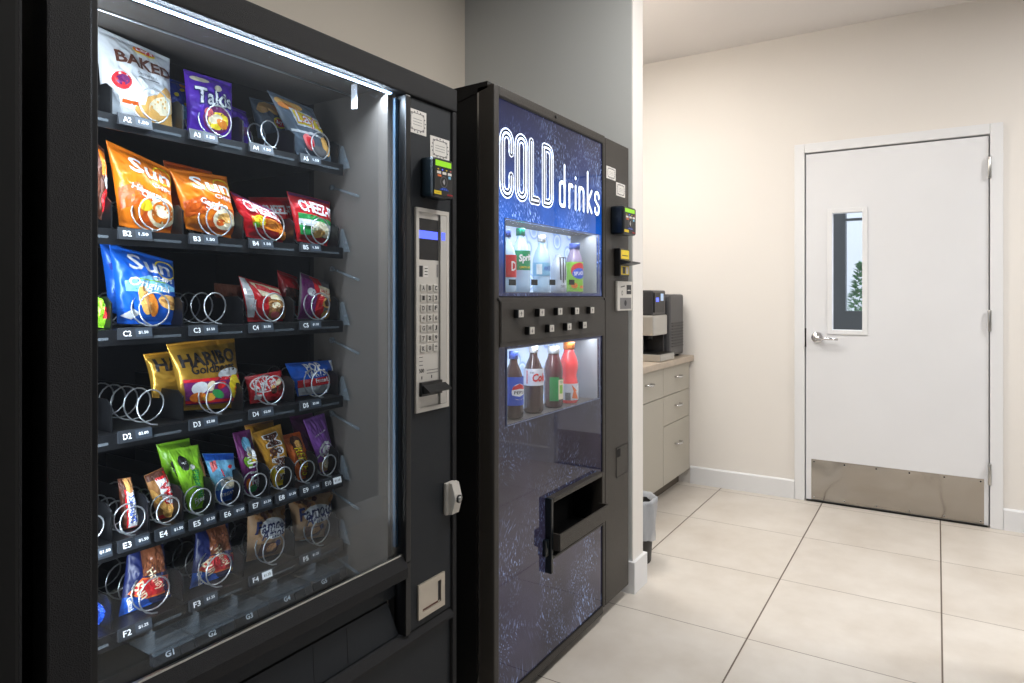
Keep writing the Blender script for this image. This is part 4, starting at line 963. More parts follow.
# row D
def haribo(): return [('r', .0, .90, 1, .99, 'mustard'), ('t', 'HARIBO', .49, .735, .84, .20, .02, .035, 0, 'black_l')]
bag('candy_bag', 'gold gummy bag in the shade behind the front gold one', 'candy bag', [(143, 354), (212, 347), (214, 398), (152, 398)], 'gold', haribo(), Yb=1.395, Yt=1.405, row='D', group=G_['D'], seed=21)
bag('candy_bag', 'gold gummy candy bag with black lettering on the fourth shelf', 'candy bag', [(166, 344), (234, 335), (243.5, 415), (182, 411)], 'gold',
    haribo() + [('t', 'Goldbears', .52, .59, .70, .13, .02, .02, 0, 'black_l'), ('E', .74, .50, .2, .07, .1, 'silver'),
     ('p', [(.05, .08), (.98, .08), (.98, .42), (.05, .46)], 'plum'), ('r', .05, .41, .98, .455, 'red'), ('r', .05, .10, .98, .14, 'red'),
     ('E', .25, .32, .12, .09, .3, 'silver'), ('E', .42, .34, .08, .06, .9, 'cream'), ('E', .22, .19, .12, .07, .1, 'orange'), ('E', .38, .18, .10, .06, .1, 'mustard'), ('E', .52, .22, .10, .06, -.4, 'green'), ('E', .6, .34, .08, .05, .4, 'red'),
     ('e', .84, .30, .12, .17, 'yellow'), ('e', .85, .25, .05, .08, 'orange')], row='D', group=G_['D'], seed=22)
bag('candy_bar', 'red wafer bar pack with white oval lettering behind a coil, fourth shelf', 'candy bar', [(244, 377), (281, 370.5), (285, 398), (250, 404)], 'redw',
    [('e', .40, .62, .36, .3, 'white'), ('e', .40, .62, .33, .27, 'red'), ('t', 'KitKat', .42, .62, .62, .30, .1, .03, .15, 'white'), ('r', .10, .12, .28, .28, 'sticker'), ('E', .82, .62, .12, .09, .6, 'cream'), ('E', .86, .42, .12, .08, .6, 'brown'), ('E', .65, .35, .1, .12, .2, 'brown'), ('E', .62, .48, .07, .05, .2, 'tan')], row='D', group=G_['D'], seed=23, thick=.012)
bag('pastry_pack', 'blue toaster pastry pack at the right end of the fourth shelf', 'snack bag', [(284.5, 363.5), (331.5, 360), (337.8, 394), (297.5, 396.5)], 'blue',
    [('r', .93, .0, .99, 1, 'white'), ('t', 'POP', .50, .84, .36, .15, .05, .03, 0, 'white'), ('t', 'TARTS', .50, .63, .46, .13, .05, .02, 0, 'white'), ('p', [(.03, .2), (.78, .3), (.78, .52), (.05, .46)], 'red'), ('p', [(.03, .02), (.80, .02), (.80, .28), (.03, .24)], 'silver'), ('E', .22, .42, .06, .05, 0, 'pink'), ('t', 'Frosted', .58, .42, .34, .08, .05, .03, 0, 'white'), ('t', 'new', .87, .5, .12, .12, 1.4, .03, 0, 'white')], row='D', group=G_['D'], seed=24, thick=.014)
# row E
E = dict(row='E', group=G_['E'])
bag('candy_bar', 'brown wrapped candy bar with blue and white vertical letters, leftmost of the fifth shelf', 'candy bar', [(117.5, 479), (131, 477), (139, 532), (123, 534)], 'brown',
    [('r', .22, .02, .95, .78, 'red'), ('r', .30, .03, .95, .75, 'white'), ('t', 'SATISFIES', .62, .385, 1.95, .5, pi/2, .03, 0, 'labblue'), ('E', .6, .9, .3, .2, 0, 'cookie'), ('E', .5, .85, .15, .15, 0, 'tan')], thick=.010, seed=25, **E)
bag('candy_bar', 'gold caramel bar with red vertical letters on the fifth shelf', 'candy bar', [(144, 476), (163, 467), (182.5, 522), (158, 527)], 'cookie',
    [('p', [(.0, .85), (1, .85), (1, 1), (0, 1)], 'brown'), ('r', .02, .02, .98, .10, 'red'), ('p', [(.35, .22), (.98, .22), (.98, .84), (.35, .84)], 'white'), ('t', 'TWIX', .66, .53, 1.85, .58, -pi/2, .04, 0, 'red'), ('E', .5, .15, .3, .15, 0, 'tan'), ('E', .2, .4, .15, .3, .3, 'tan')], thick=.011, seed=26, **E)
bag('fruit_snack_bag', 'dim green pouch behind the bright green one', 'snack bag', [(156, 444.5), (189.5, 438), (197, 490), (168, 494)], 'lime', [('e', .3, .5, .15, .2, 'ink')], Yb=1.39, Yt=1.40, seed=27, **E)
bag('trail_mix_bag', 'bright green pouch with round black seal on the fifth shelf', 'snack bag', [(168, 449.5), (198, 444.5), (214, 507), (189, 517)], 'lime',
    [('e', .27, .76, .15, .12, 'ink'), ('t', 'NUT', .28, .76, .16, .08, 0, .03, 0, 'white'), ('r', .86, .45, .98, .8, 'cookie'), ('E', .5, .68, .1, .04, .4, 'white'), ('t', 'Pistachio', .55, .40, 1.1, .26, -pi/2, .02, .2, 'green'), ('t', 'Fresh', .50, .16, .5, .2, .2, .02, .2, 'white')], thick=.010, seed=28, **E)
bag('cereal_bar', 'light blue marshmallow bar with dark blue ends on the fifth shelf', 'candy bar', [(202, 453.5), (233.5, 453), (238.5, 502), (218, 507)], 'lblue',
    [('r', .0, .86, 1, 1, 'blue'), ('r', .0, .0, 1, .25, 'blue'), ('t', 'TREATS', .5, .16, .7, .12, .1, .03, 0, 'white'), ('p', [(.05, .62), (.25, .7), (.3, .86), (.1, .82)], 'pink'), ('t', '!', .35, .6, .05, .3, .2, .06, 0, 'red'), ('E', .7, .72, .1, .04, .2, 'red'), ('e', .55, .38, .36, .13, 'silver'), ('e', .58, .38, .25, .09, 'cream')], thick=.012, seed=29, **E)
bag('candy_pouch', 'purple fruit candy pouch with white vertical letters on the fifth shelf', 'candy bag', [(232.3, 433), (250, 429), (262.5, 488), (246.5, 495)], 'plum',
    [('E', .5, .78, .25, .12, 0, 'lblue'), ('E', .62, .64, .2, .11, .4, 'silver'), ('E', .35, .5, .18, .10, .4, 'lime'), ('E', .6, .56, .12, .1, .4, 'yellow'), ('t', 'SKITTLES', .60, .36, 2.0, .5, -pi/2, .03, 0, 'white'), ('E', .2, .15, .15, .1, 0, 'orange'), ('e', .4, .07, .3, .06, 'green')], thick=.010, seed=30, **E)
bag('candy_pouch', 'mustard pouch in the shade behind the brown lettered yellow pouch', 'candy bag', [(244, 424), (273, 419), (280, 470), (256, 475)], 'mustard', [('r', 0, .94, 1, 1, 'cookie')], Yb=1.39, Yt=1.40, seed=31, **E)
bag('candy_pouch', 'yellow peanut candy pouch with brown vertical letters on the fifth shelf', 'candy bag', [(251, 433), (280.5, 424), (293, 486), (274, 491.5)], 'mustard',
    [('p', [(.05, .0), (.95, .0), (.95, .28), (.05, .34)], 'yellow'), ('t', "M&M's", .52, .50, 1.75, .60, -pi/2+.02, .06, 0, 'white'), ('t', "M&M's", .52, .50, 1.7, .52, -pi/2+.02, .015, 0, 'brown'), ('E', .25, .16, .12, .09, 0, 'tan')], thick=.012, seed=32, **E)
bag('candy_pouch', 'orange peanut butter candy pack with yellow vertical letters on the fifth shelf', 'candy bag', [(280, 436), (299.5, 431.5), (315.5, 480), (298, 486)], 'orange_l',
    [('r', .0, .92, 1, .99, 'orange2'), ('E', .55, .78, .28, .18, 0, 'brown'), ('E', .6, .75, .16, .10, 0, 'tan'), ('t', "REESE'S", .50, .38, 1.45, .50, -pi/2, .07, .1, 'brown'), ('t', "REESE'S", .50, .38, 1.4, .44, -pi/2, .02, .1, 'yellow'), ('E', .85, .15, .15, .1, 0, 'cream')], thick=.010, seed=33, **E)
bag('cookie_pouch', 'dim purple pouch behind the violet one at the right end of the fifth shelf', 'snack bag', [(289.5, 417), (312, 412), (322, 462), (303, 468)], 'plum', [], Yb=1.39, Yt=1.40, seed=34, **E)
bag('cookie_pouch', 'violet pouch with swirl and crumb end at the right end of the fifth shelf', 'snack bag', [(303, 419.5), (324, 413), (337.5, 467), (321, 473.5)], 'purple2',
    [('o', .55, .38, .38, .16, .05, 'silver'), ('E', .55, .36, .25, .12, .5, 'white'), ('t', 'kar', .5, .36, .5, .22, .6, .03, .2, 'plum'), ('r', .0, .02, .9, .2, 'kraft'), ('E', .4, .14, .2, .08, .3, 'cream'), ('E', .7, .1, .1, .06, .3, 'brown'), ('t', 'nature', .45, .7, .6, .07, .3, .01, .2, 'silver')], thick=.010, seed=35, **E)
# row F
bag('chip_bag', 'blue bag cut off by the frame at the left end of the lowest snack shelf', 'snack bag', [(86, 592), (101, 607), (113, 637), (86, 647)], 'labblue', [('t', 'KET', .7, .3, .4, .1, .2, .03, 0, 'white'), ('r', .5, .7, .9, .8, 'white')], row='F', group=G_['F'], seed=36)
def bun(): return [('p', [(.30, .52), (.88, .50), (.90, .99), (.28, .99)], 'glaze'), ('p', [(.0, .0), (.62, .0), (.4, .22), (.0, .26)], 'blue'), ('p', [(.06, .30), (.3, .5), (.98, .42), (.95, .12), (.45, .14)], 'orange_l'), ('p', [(.10, .31), (.32, .47), (.94, .40), (.92, .15), (.45, .17)], 'redw'),
                   ('t', 'Honey', .60, .42, .62, .24, -.95, .02, .2, 'cream'), ('t', 'Bun', .32, .31, .42, .24, -.95, .02, .2, 'cream'), ('t', 'JUMBO', .84, .26, .52, .13, -1.35, .05, 0, 'navy'), ('t', 'Glazed', .16, .14, .34, .10, -1.2, .03, 0, 'white'), ('E', .92, .08, .05, .04, 0, 'tan')]
bag('honey_bun', 'jumbo honey bun in clear film, left of the two on the lowest snack shelf', 'pastry', [(128, 545), (163, 540), (171.5, 616), (118, 628)], 'navy', bun(), row='F', group=G_['F'], seed=37, thick=.018)
bag('honey_bun', 'jumbo honey bun in clear film, right of the two on the lowest snack shelf', 'pastry', [(196, 529), (228, 523), (236, 588), (189, 597)], 'navy', bun(), row='F', group=G_['F'], seed=38, thick=.018)
def amos():
    rn = random.Random(8); a = [('r', .0, .95, 1, .99, 'brown')]
    for _ in range(16): a.append(('E', rn.uniform(.05, .95), rn.uniform(.76, .93), .065*rn.uniform(.7, 1.1), .045*rn.uniform(.8, 1.2), rn.uniform(0, 3), 'brown' if rn.random() < .6 else 'cookie'))
    a += [('e', .52, .56, .36, .20, 'sticker'), ('e', .52, .56, .33, .18, 'silver'), ('t', 'Famous', .50, .625, .88, .26, .12, .02, .25, 'navy'), ('t', 'Amos', .50, .47, .64, .20, .12, .02, .25, 'navy'), ('p', [(.2, .05), (.7, .05), (.7, .3), (.2, .3)], 'brown'), ('E', .5, .2, .13, .08, .3, 'cookie'), ('E', .66, .27, .08, .06, 0, 'navy')]
    return a
bag('cookie_bag', 'kraft brown cookie bag, left of the two on the lowest snack shelf', 'snack bag', [(247, 505), (285.5, 502), (283, 561.5), (246, 562)], 'kraft', amos(), row='F', group=G_['F'], seed=39)
bag('cookie_bag', 'kraft brown cookie bag, right one leaning at the shelf end', 'snack bag', [(286.5, 496.5), (334.5, 489), (324, 542), (295, 541)], 'kraft', amos(), row='F', group=G_['F'], seed=40)

# ================================================================== DRINKS MACHINE
DX0, DX1, DY, DH = 1.628, 2.637, 1.09, 1.868
dm = thing('drinks_machine', 'tall bronze-black cold drinks vending machine with backlit blue splash front', 'vending machine', (2.13, 1.5, 0))
b_ = MB()
UX0, UX1, UZ0, UZ1 = 1.691, 2.345, 1.262, 1.480
VX0, VX1, VZ0, VZ1 = 1.700, 2.352, .862, 1.090
PX0, PX1 = 1.655, 2.380
YC = DY+.122
b_.box(DX0+.004, DX1-.004, YC+.01, 1.94, .03, DH-.01, 'black', .006)
b_.box(DX0+.05, DX1-.05, YC-.06, 1.9, .0015, .03, 'blk')
b_.box(DX0-.001, DX0+.003, DY+.05, DY+.055, .05, DH-.02, 'steel')
b_.prism([(YC+.10, DH-.05), (YC+.10, DH+.004), (DY+.02, DH+.010), (DY+.02, DH-.01), (YC+.06, DH-.05)], DX0+.0, DX0+.05, 'black', 'x')
b_.box(DX1-.02, DX1-.002, DY+.06, YC+.009, .05, DH-.02, 'black'); b_.box(DX0+.002, DX0+.02, DY+.06, YC+.009, .05, DH-.02, 'black')
b_.build('cabinet', dm)
b_ = MB()
t = .006
b_.box(DX0, PX0, DY-.004, DY+.06, .05, DH, 'bronze', .005)                     # left stile
b_.box(PX0, PX1+.02, DY-.004, DY+.06, 1.838, DH, 'bronze', .004)                # head
b_.box(PX1+.003, PX1+.020, DY-.004, DY+.06, .05, 1.8375, 'bronze', .003)        # right stile
b_.box(PX0, PX1+.003, DY-.006, DY+.06, 1.098, 1.246, 'bronze', .004)            # button rail
b_.box(PX0, PX1+.003, DY-.004, DY+.06, .03, .058, 'bronze', .003)
b_.box(PX1+.024, DX1, DY-.004, DY+.06, .05, DH-.003, 'bronze', .005)            # coin column
b_.box(PX1+.020, PX1+.024, DY+.004, DY+.06, .05, DH-.01, 'mblk')
b_.box(DX0+.03, DX1-.03, DY+.03, DY+.06, .0305, .05, 'bronze')
b_.build('door_frame', dm)
b_ = MB(); xm = (PX0+PX1)/2
b_.box(PX0+.004, PX1-.001, DY-.0085, DY-.0062, 1.112, 1.232, 'bronze', .001)
b_.build('button_panel', dm)
for (x, z) in ((PX0-.005, 1.240), (PX1+.012, 1.240), (2.0, 1.853)):
    b_ = MB(); b_.lathe([(.006, -.004), (.006, 0)], (x, DY-.004, z), 'ink', 12, 'y'); b_.build('screw', dm)
for (x, y) in ((520.7, 313.7), (541.6, 312.6), (559.8, 311.5), (576.7, 310.9), (592, 310.2), (531.7, 330.6), (551.5, 328.4), (569, 326.7), (584.4, 325)):
    q = W(x, y, Y=DY-.024); b_ = MB(); hw = .016
    b_.box(q.x-hw, q.x+hw, DY-.024, DY-.0087, q.z-.013, q.z+.013, 'blk', .002)
    b_.box(q.x-hw+.003, q.x+hw-.001, DY-.0262, DY-.024, q.z-.011, q.z+.011, 'plate', .001)
    s_ = 1 if y < 320 else -1
    ink(b_, plane_y(DY-.0262), g_poly([(q.x-.006, q.z), (q.x+.006, q.z), (q.x, q.z+.008*s_)]), M['greyink'], .0004)
    ink(b_, plane_y(DY-.0262), g_rect(q.x-.002, q.z-.006*s_, q.x+.002, q.z), M['greyink'], .0004)
    b_.build('selection_button', dm, 'pale square button with an arrow')
# backlit panels with windows cut out
def holed(mb, x0, x1, z0, z1, holes, y0, y1, m):
    xs = sorted({x0, x1, *[h[0] for h in holes], *[h[1] for h in holes]}); zs = sorted({z0, z1, *[h[2] for h in holes], *[h[3] for h in holes]})
    for i in range(len(xs)-1):
        for j in range(len(zs)-1):
            cx, cz = (xs[i]+xs[i+1])/2, (zs[j]+zs[j+1])/2
            if any(h[0] < cx < h[1] and h[2] < cz < h[3] for h in holes): continue
            mb.box(xs[i], xs[i+1], y0, y1, zs[j], zs[j+1], m)
QX0, QX1, QZ0, QZ1 = 1.935, 2.343, .385, .586
b_ = MB(); holed(b_, PX0, PX1, 1.2465, 1.8375, [(UX0, UX1, UZ0, UZ1)], DY, DY+.006, 'splash'); sp1 = b_.build('sign_panel', dm, 'backlit blue splash panel')
b_ = MB(); holed(b_, PX0, PX1, .0585, 1.0975, [(VX0, VX1, VZ0, VZ1), (QX0, QX1, QZ0, QZ1)], DY, DY+.006, 'splash'); b_.build('lower_panel', dm, 'glossy dark splash panel')
b_ = MB()
for (x0, x1, z0, z1) in ((PX0, PX1, 1.2466, 1.2496), (PX0, PX1, 1.833, 1.8374), (PX1-.005, PX1+.002, 1.2497, 1.833), (PX1-.005, PX1+.002, .06, 1.097), (PX0, PX1-.0055, .0586, .062)): b_.box(x0, x1, DY-.003, DY-.0003, z0, z1, 'mblk')
b_.build('gasket', dm)
# lettering
S = plane_y(DY-.0004)
def rr_path(x0, x1, z0, z1, r, a0, a1, n=5): pass
def arc(cx, cz, r, a0, a1, n=6): return [(cx+r*cos(radians(a0+(a1-a0)*k/n)), cz+r*sin(radians(a0+(a1-a0)*k/n))) for k in range(n+1)]
lz0, lz1 = 1.556, 1.738; lw = .050
def letters():
    out = []; x = 1.675; r = .024
    L = [1.675, 1.760, 1.845, 1.927]
    x0 = L[0]; x1 = x0+lw
    out.append((arc(x1-r, lz1-r, r, 0, 90)[0:1] and [(x1, lz1-.055)]+arc(x1-r, lz1-r, r, 0, 90)+arc(x0+r, lz1-r, r, 90, 180)+arc(x0+r, lz0+r, r, 180, 270)+arc(x1-r, lz0+r, r, 270, 360)+[(x1, lz0+.055)], False))
    x0 = L[1]; x1 = x0+lw
    out.append((arc(x1-r, lz1-r, r, 0, 90)+arc(x0+r, lz1-r, r, 90, 180)+arc(x0+r, lz0+r, r, 180, 270)+arc(x1-r, lz0+r, r, 270, 360), True))
    x0 = L[2]; x1 = x0+lw*.85
    out.append(([(x0, lz1), (x0, lz0), (x1, lz0)], False))
    x0 = L[3]; x1 = x0+lw
    out.append(([(x0, lz0), (x0, lz1)]+[(x1-r, lz1)]+arc(x1-r, lz1-r, r, 90, 0)+arc(x1-r, lz0+r, r, 0, -90)+[(x0, lz0)], True))
    return out
b_ = MB()
for pts, cl in letters():
    ink(b_, S, g_stroke(pts, .030, cl), M['sign_white'], .0006); ink(b_, S, g_stroke(pts, .0215, cl), M['sign_dark'], .0010); ink(b_, S, g_stroke(pts, .0075, cl), M['sign_white'], .0014)
bz, xh, ah = 1.560, 1.640, 1.700
w5 = .034; xs = 2.035; r = .014; sw = []
def n_arch(x0, x1, z0, z1): return [(x0, z0), (x0, z1)], [(x0, z1-.016)]+arc(x0+r, z1-r, r, 150, 90)+arc(x1-r, z1-r, r, 90, 0)+[(x1, z0)]
x0 = xs; x1 = x0+w5; sw += [[(x1, ah), (x1, bz)], arc(x1-r, xh-r, r, 0, 90)+arc(x0+r, xh-r, r, 90, 180)+arc(x0+r, bz+r, r, 180, 270)+arc(x1-r, bz+r, r, 270, 360)]
x0 = xs+.070; sw += [[(x0, xh), (x0, bz)], [(x0, xh-.018)]+arc(x0+r, xh-r, r, 150, 60)+[(x0+.024, xh-.004)]]
x0 = xs+.118; sw += [[(x0, xh), (x0, bz)], [(x0, xh+.028), (x0, xh+.030)]]
x0 = xs+.148; x1 = x0+w5; sw += list(n_arch(x0, x1, bz, xh))
x0 = xs+.216; x1 = x0+w5; sw += [[(x0, ah+.005), (x0, bz)], [(x1, xh), (x0+.004, (bz+xh)/2), (x1, bz)]]
x0 = xs+.280; x1 = x0+w5*.95; zm = (bz+xh)/2
sw += [[(x1, xh-.020)]+arc(x1-r, xh-r, r, 0, 90)+arc(x0+r, xh-r, r, 90, 180)+[(x0, zm+.012), (x1, zm-.012)]+arc(x1-r, bz+r, r, 0, -90)+arc(x0+r, bz+r, r, 270, 180)+[(x0, bz+.020)]]
for pts in sw: ink(b_, S, g_stroke(pts, .019), M['sign_dark'], .0006)
for pts in sw: ink(b_, S, g_stroke(pts, .0125), M['sign_white'], .0012)
b_.build('sign_lettering', sp1, 'white COLD drinks lettering')
# display recesses
def recess(x0, x1, z0, z1, nm):
    b_ = MB(); y0, y1 = DY+.007, DY+.121
    b_.box(x0-.01, x0, y0, y1, z0-.01, z1+.01, 'liner'); b_.box(x1, x1+.004, y0, y1, z0-.01, z1+.01, mat('recess_grey', (150, 152, 154), .5))
    b_.box(x0, x1, y0, y1, z0-.012, z0-.004, 'liner'); b_.box(x0, x1, y0, y1, z1+.004, z1+.012, 'liner')
    b_.build(nm+'_case', dm)
    b_ = MB(); b_.box(x0, x1, y1-.004, y1-.0005, z0-.003, z1+.003, 'ice'); b_.build('backlit_backdrop', dm, 'backlit icy bubble print')
    b_ = MB(); 
    b_.box(x0-.001, x1+.001, DY-.0022, DY-.0008, z0-.001, z1+.001, 'glass2'); g = b_.build('display_glass', dm)
    b_ = MB(); 
    for (a, c, e, f) in ((x0-.003, x0, z0-.003, z1+.003), (x1, x1+.003, z0-.003, z1+.003), (x0, x1, z0-.003, z0), (x0, x1, z1, z1+.003)): b_.box(a, c, DY-.0030, DY-.0002, e, f, mat('frosted_rim', (96, 104, 126), .5))
    b_.build('window_rim', dm)
    area('display_light', ((x0+x1)/2, DY+.03, z1+.002), x1-x0-.02, 1.5, (.86, .93, 1), (radians(-12), 0, 0), sy=.03)
recess(UX0, UX1, UZ0, UZ1, 'upper_display'); recess(VX0, VX1, VZ0, VZ1, 'lower_display')
b_ = MB()
for x in (512, 534, 552, 571.5):
    q = W(x, 282, Y=DY-.0022); b_.box(q.x-.018, q.x+.02, DY-.0040, DY-.0024, q.z-.010, q.z+.008, 'tag')
b_.build('price_chips', dm)

def bottle(x, zb, hgt, rad, liquid, cap, label_m, lz, art, name, label, cat, shape='pet', rot=None, Y=1.148):
    t_ = thing(name, label, cat, (x, Y, zb), 'sample drinks in the display windows')
    b_ = MB(); h = hgt
    if shape == 'pet':
        pr = [(0, 0), (rad*.8, 0), (rad, .008), (rad, .03*1), (rad*.96, .05), (rad, .07), (rad, h*.52), (rad*.96, h*.60), (rad*.72, h*.72), (rad*.42, h*.82), (rad*.38, h*.88), (rad*.38, h*.90), (0, h*.90)]
    elif shape == 'wide':
        pr = [(0, 0), (rad*.85, 0), (rad, .008), (rad, h*.40), (rad*.93, h*.46), (rad*.98, h*.54), (rad, h*.62), (rad*.86, h*.72), (rad*.62, h*.82), (rad*.55, h*.88), (rad*.55, h*.9), (0, h*.90)]
    elif shape == 'sport':
        pr = [(0, 0), (rad*.85, 0), (rad*.95, .008), (rad*.95, h*.34), (rad*.88, h*.40), (rad*.80, h*.46), (rad*.98, h*.56), (rad, h*.64), (rad*.82, h*.75), (rad*.6, h*.83), (rad*.55, h*.88), (0, h*.88)]
    else:
        pr = [(0, 0), (rad*.8, 0), (rad*.86, .004), (rad, .014), (rad, h-.016), (rad*.86, h-.003), (rad*.84, h), (rad*.80, h-.003), (0, h-.004)]
    b_.lathe(pr, (x, Y, zb), liquid, 32, cap=False); b_.build('body', t_)
    if cap:
        cr = rad*(.47 if shape == 'pet' else .62)
        b_ = MB(); b_.lathe([(0, h*.885), (cr, h*.885), (cr, h*.985), (cr*.93, h), (0, h)], (x, Y, zb), cap, 24, cap=False); b_.build('cap', t_)
    z0, z1 = lz; rl = rad+.0006
    b_ = MB()
    if label_m: b_.lathe([(rl, z0), (rl, z1)], (x, Y, zb), label_m, 40, cap=False)
    a0 = rot if rot is not None else radians(-118)   # azimuth the label faces
    def S(u, v):
        a = a0+u/rl; d = Vector((cos(a), sin(a), 0)); return Vector((x, Y, zb+v))+d*rl, d
    lv = 1
    for g, m_ in art:
        ink(b_, S, g, M[m_], .0002+.0003*lv, ([-.05+.005*k for k in range(21)], [])); lv += 1
    if b_.v: b_.build('label_wrap', t_)
    return t_
bx = lambda px: W(px, 300, Y=1.148).x
z = UZ0-.0035
A0 = radians(-118)
bottle(bx(506.5), z, .20, .031, 'petc', 'capb', 'red', (.05, .12), [(g_text('D', 0.01, .085, .02, .03), 'white')], 'drink_bottle', 'bottle with a red label at the left edge of the upper display', 'bottle')
bottle(bx(520.5), z, .212, .032, 'petc', 'capg', 'labgreen', (.075, .138), [(g_text('Sprite', .006, .113, .058, .030, .12, .04, .2), 'white'), (g_text('LEMON LIME', 0, .084, .04, .007), 'yellow')], 'drink_bottle', 'clear lemon lime soda bottle with green label and green cap', 'bottle')
bottle(bx(541.5), z, .20, .030, 'petc', 'capw', 'lablb', (.060, .105), [(g_rect(-.035, .065, -.015, .10), 'white'), (g_text('WATER', .008, .085, .034, .014), 'labblue')], 'drink_bottle', 'clear water bottle with pale blue label and white cap', 'bottle')
bottle(bx(558.5), z, .155, .029, 'canw', None, None, (.02, .13), [(g_stroke([(-.012, .125), (-.009, .05)], .0045), 'ink'), (g_stroke([(0, .128), (.001, .04)], .0045), 'ink'), (g_stroke([(.012, .125), (.010, .05)], .0045), 'ink'), (g_stroke([(-.014, .127), (.016, .127)], .003), 'ink'), (g_text('ZERO', 0, .026, .022, .008), 'greyink')], 'drink_can', 'tall white energy drink can with grey claw mark in the upper display', 'can')
bottle(bx(574.5), z, .188, .032, 'juice', 'capb', 'lime', (.008, .118), [(g_ell(.0, .085, .034, .03), 'red'), (g_ell(0, .075, .028, .02), 'labblue'), (g_text('SPLASH', 0, .076, .042, .014, .1), 'white'), (g_ell(-.02, .03, .012, .01), 'orange'), (g_rect(.0, .02, .02, .03), 'orange')], 'drink_bottle', 'berry juice bottle with green and red label and blue cap', 'bottle', 'wide')
z = VZ0-.0035
bottle(bx(513.5), z, .215, .032, 'cola', 'capb', 'labblue', (.045, .135), [(g_ell(.003, .088, .026, .026), 'white'), (g_poly([(-.022, .094), (-.018, .105), (.003, .114), (.024, .105), (.027, .094), (.003, .098)]), 'red'), (g_poly([(-.022, .078), (-.014, .068), (.003, .062), (.020, .068), (.027, .08), (.003, .073)]), 'labblue'), (g_text('PEPSI', .003, .086, .036, .010), 'ink')], 'drink_bottle', 'cola bottle with blue label and round emblem, leftmost of the lower display', 'bottle')
bottle(bx(533.5), z, .228, .034, 'cola', 'capw', 'labwhite', (.094, .150), [(g_rect(-.044, .1, -.040, .144), 'red'), (g_text('diet', -.024, .138, .016, .007), 'greyink'), (g_text('Coke', .008, .121, .062, .028, 0, .04, .2), 'red')], 'drink_bottle', 'diet cola bottle with white label, red lettering and white cap', 'bottle')
bottle(bx(553.5), z, .214, .034, 'tea', 'capw', None, (.03, .11), [(g_rect(-.034, .025, .0, .108), 'green'), (g_rect(-.002, .03, .026, .10), 'cream'), (g_rect(.002, .05, .018, .08), 'lime'), (g_stroke([(-.03, .1), (.03, .1)], .003), 'green'), (g_text('TEA', .011, .09, .018, .008), 'green')], 'drink_bottle', 'dark tea bottle with green and cream label and white cap', 'bottle', 'wide')
bottle(bx(569), z, .222, .034, 'sport', 'capo', 'labwhite', (.012, .072), [(g_poly([(-.01, .02), (.02, .015), (.005, .045), (.012, .045), (-.012, .07), (-.004, .045)]), 'orange_l'), (g_text('G', .018, .052, .018, .026, 0, .05), 'white'), (g_rect(-.035, .012, -.015, .04), 'greyink')], 'drink_bottle', 'red sports drink bottle with orange cap in the lower display', 'bottle', 'sport')

# delivery port with protruding lip
b_ = MB()
y0 = DY-.010
for (x0, x1, z0, z1) in ((QX0, QX0+.014, QZ0-.045, QZ1), (QX1-.012, QX1, QZ0, QZ1), (QX0+.014, QX1-.012, QZ1-.016, QZ1), (QX0+.014, QX1-.012, QZ0, QZ0+.012)): b_.box(x0, x1, y0-.014, DY+.02, z0, z1, 'bronze' if x0 != QX0 else 'teal', .003)
b_.box(QX0+.014, QX1-.012, DY+.10, DY+.105, QZ0, QZ1, 'mblk'); b_.box(QX0+.014, QX0+.016, DY+.02, DY+.10, QZ0, QZ1, 'mblk'); b_.box(QX1-.014, QX1-.012, DY+.02, DY+.10, QZ0, QZ1, 'mblk'); b_.box(QX0+.016, QX1-.014, DY+.02, DY+.10, QZ1-.004, QZ1, 'mblk'); b_.box(QX0+.016, QX1-.014, DY-.03, DY+.10, QZ0+.012, QZ0+.016, 'mblk')
pt = b_.build('delivery_port', dm, 'black delivery opening')
b_ = MB()
b_.box(QX0+.012, QX1-.008, DY-.050, DY-.042, .415, .470, 'bronze', .003); b_.box(QX0+.012, QX0+.020, DY-.042, DY-.010, .415, .470, 'bronze'); b_.box(QX1-.016, QX1-.008, DY-.042, DY-.010, .415, .470, 'bronze'); b_.box(QX0+.020, QX1-.016, DY-.042, DY-.010, .412, .418, 'bronze')
b_.build('port_lip', pt)
b_ = MB(); b_.box(QX0-.022, QX0-.001, DY-.016, DY-.001, .40, .455, 'teal', .004); b_.build('port_latch', pt)

# coin column fittings
dx = lambda x, y, Y=DY-.004: W(x, y, Y=Y)
for (xa, ya, xb, yb, lb, st) in ((606.3, 165.5, 615.3, 180, 'white notice sticker high on the coin column', 2), (616, 182, 624.8, 197, 'white notice sticker just above the card reader', 1)):
    a = dx(xa, ya); c = dx(xb, yb); sticker(dm, a.x, c.x, c.z-.004, a.z, DY-.004, lb, st)
ry = DY-.06
q1 = W(623.5, 205, Y=ry); q2 = W(636, 236, Y=ry); zlo = W(623.5, 233.5, Y=ry).z
card_reader(dm, q1.x, q2.x, zlo, q1.z, DY-.004, .056, None)
b_ = MB(); q = dx(616, 247.5); q2 = dx(629, 277); yb = DY-.03
x0, x1 = W(620, 260, Y=yb).x, W(629.5, 260, Y=yb).x; z1 = W(620, 248, Y=yb).z; z0 = W(620, 276, Y=yb).z
b_.box(x0, x1, yb, DY-.0045, z0, z1, 'blk', .004); zc = (z0+z1)/2
b_.prism([(DY-.075, zc-.004), (DY-.075, zc+.001), (yb, zc+.010), (yb, zc-.012)], x0-.004, x1+.004, 'blk', 'x')
S = plane_y(yb); w_ = x1-x0
ink(b_, S, g_rect(x0+.1*w_, zc+.014, x1-.06*w_, z1-.006), M['yellow'], .0005); ink(b_, S, g_rect(x0+.2*w_, zc+.026, x1-.2*w_, zc+.029), M['ink'], .0009)
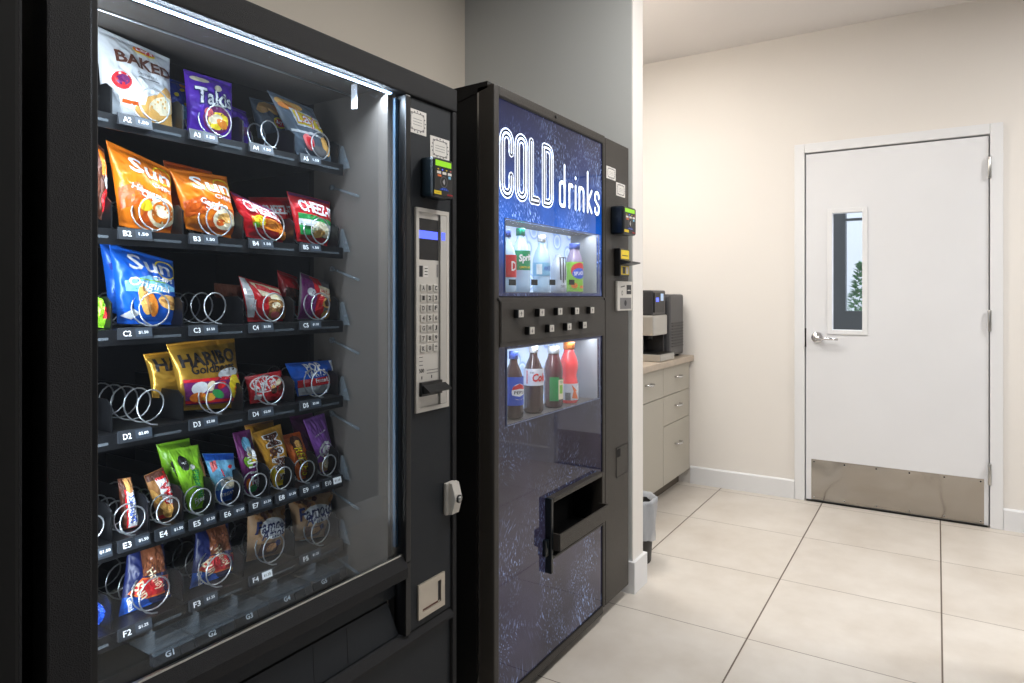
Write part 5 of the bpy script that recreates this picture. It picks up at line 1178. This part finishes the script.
ink(b_, S, g_rect(x0+.1*w_, z0+.006, x1-.06*w_, zc-.014), M['yellow'], .0005); ink(b_, S, g_rect(x0+.25*w_, z0+.01, x0+.55*w_, zc-.018), M['ink'], .0009); ink(b_, S, g_rect(x0+.62*w_, z0+.01, x0+.85*w_, zc-.018), M['sticker'], .0009)
b_.build('bill_acceptor', dm, 'black bill acceptor with yellow labels')
a = dx(615, 281); c = dx(629.8, 311); x0, x1, z1, z0 = a.x, c.x, a.z, dx(615, 311).z
b_ = MB(); b_.box(x0, x1, DY-.016, DY-.0045, z0, z1, 'plate', .004); w_ = x1-x0; h_ = z1-z0; S = plane_y(DY-.016)
ink(b_, S, g_rect(x0+.14*w_, z0+.06*h_, x1-.1*w_, z0+.44*h_), M['greyink'], .0005); ink(b_, S, g_ell((x0+x1)/2, z0+.26*h_, .012, .012), M['ink'], .0009)
ink(b_, S, g_rect(x0+.58*w_, z0+.56*h_, x1-.1*w_, z0+.88*h_), M['ink'], .0005); ink(b_, S, g_rect(x0+.64*w_, z0+.68*h_, x1-.16*w_, z0+.71*h_), M['sticker'], .0009)
ink(b_, S, g_ring(x0+.28*w_, z0+.6*h_, .008, .010, .003), M['ink'], .0005); ink(b_, S, g_stroke([(x0+.2*w_, z0+.8*h_), (x0+.45*w_, z0+.84*h_)], .004), M['ink'], .0005)
b_.build('coin_slot_plate', dm, 'silver coin slot plate')
a = dx(616, 448); c = dx(628, 448); x0, x1, z1, z0 = a.x, c.x, a.z, dx(616, 478).z
b_ = MB(); plate_frame(b_, x0, x1, z0, z1, DY-.004, .003, .002, 'black'); b_.box(x0+.003, x1-.003, DY-.0055, DY-.0043, z0+.003, z1-.003, 'bronze')
b_.box(x0+.006, x0+.04, DY-.0062, DY-.0056, z1-.04, z1-.008, 'mblk'); b_.build('coin_return', dm, 'dark coin return door')

# ================================================================== black machine at the left edge
nm_ = thing('black_machine', 'plain black machine side at the left edge of the photo', 'vending machine', (.05, 1.55, 0))
b_ = MB(); b_.box(-.50, .452, SY+.03, 1.93, .03, 1.83, 'mblk', .006); b_.box(-.45, .40, SY+.08, 1.9, .001, .03, 'blk'); b_.build('cabinet', nm_)
b_ = MB(); b_.box(-.50, .452, SY, SY+.029, .04, 1.83, 'mblk', .006); b_.box(.452, .456, SY+.004, SY+.012, .04, 1.83, 'bezel'); b_.build('front_door', nm_)
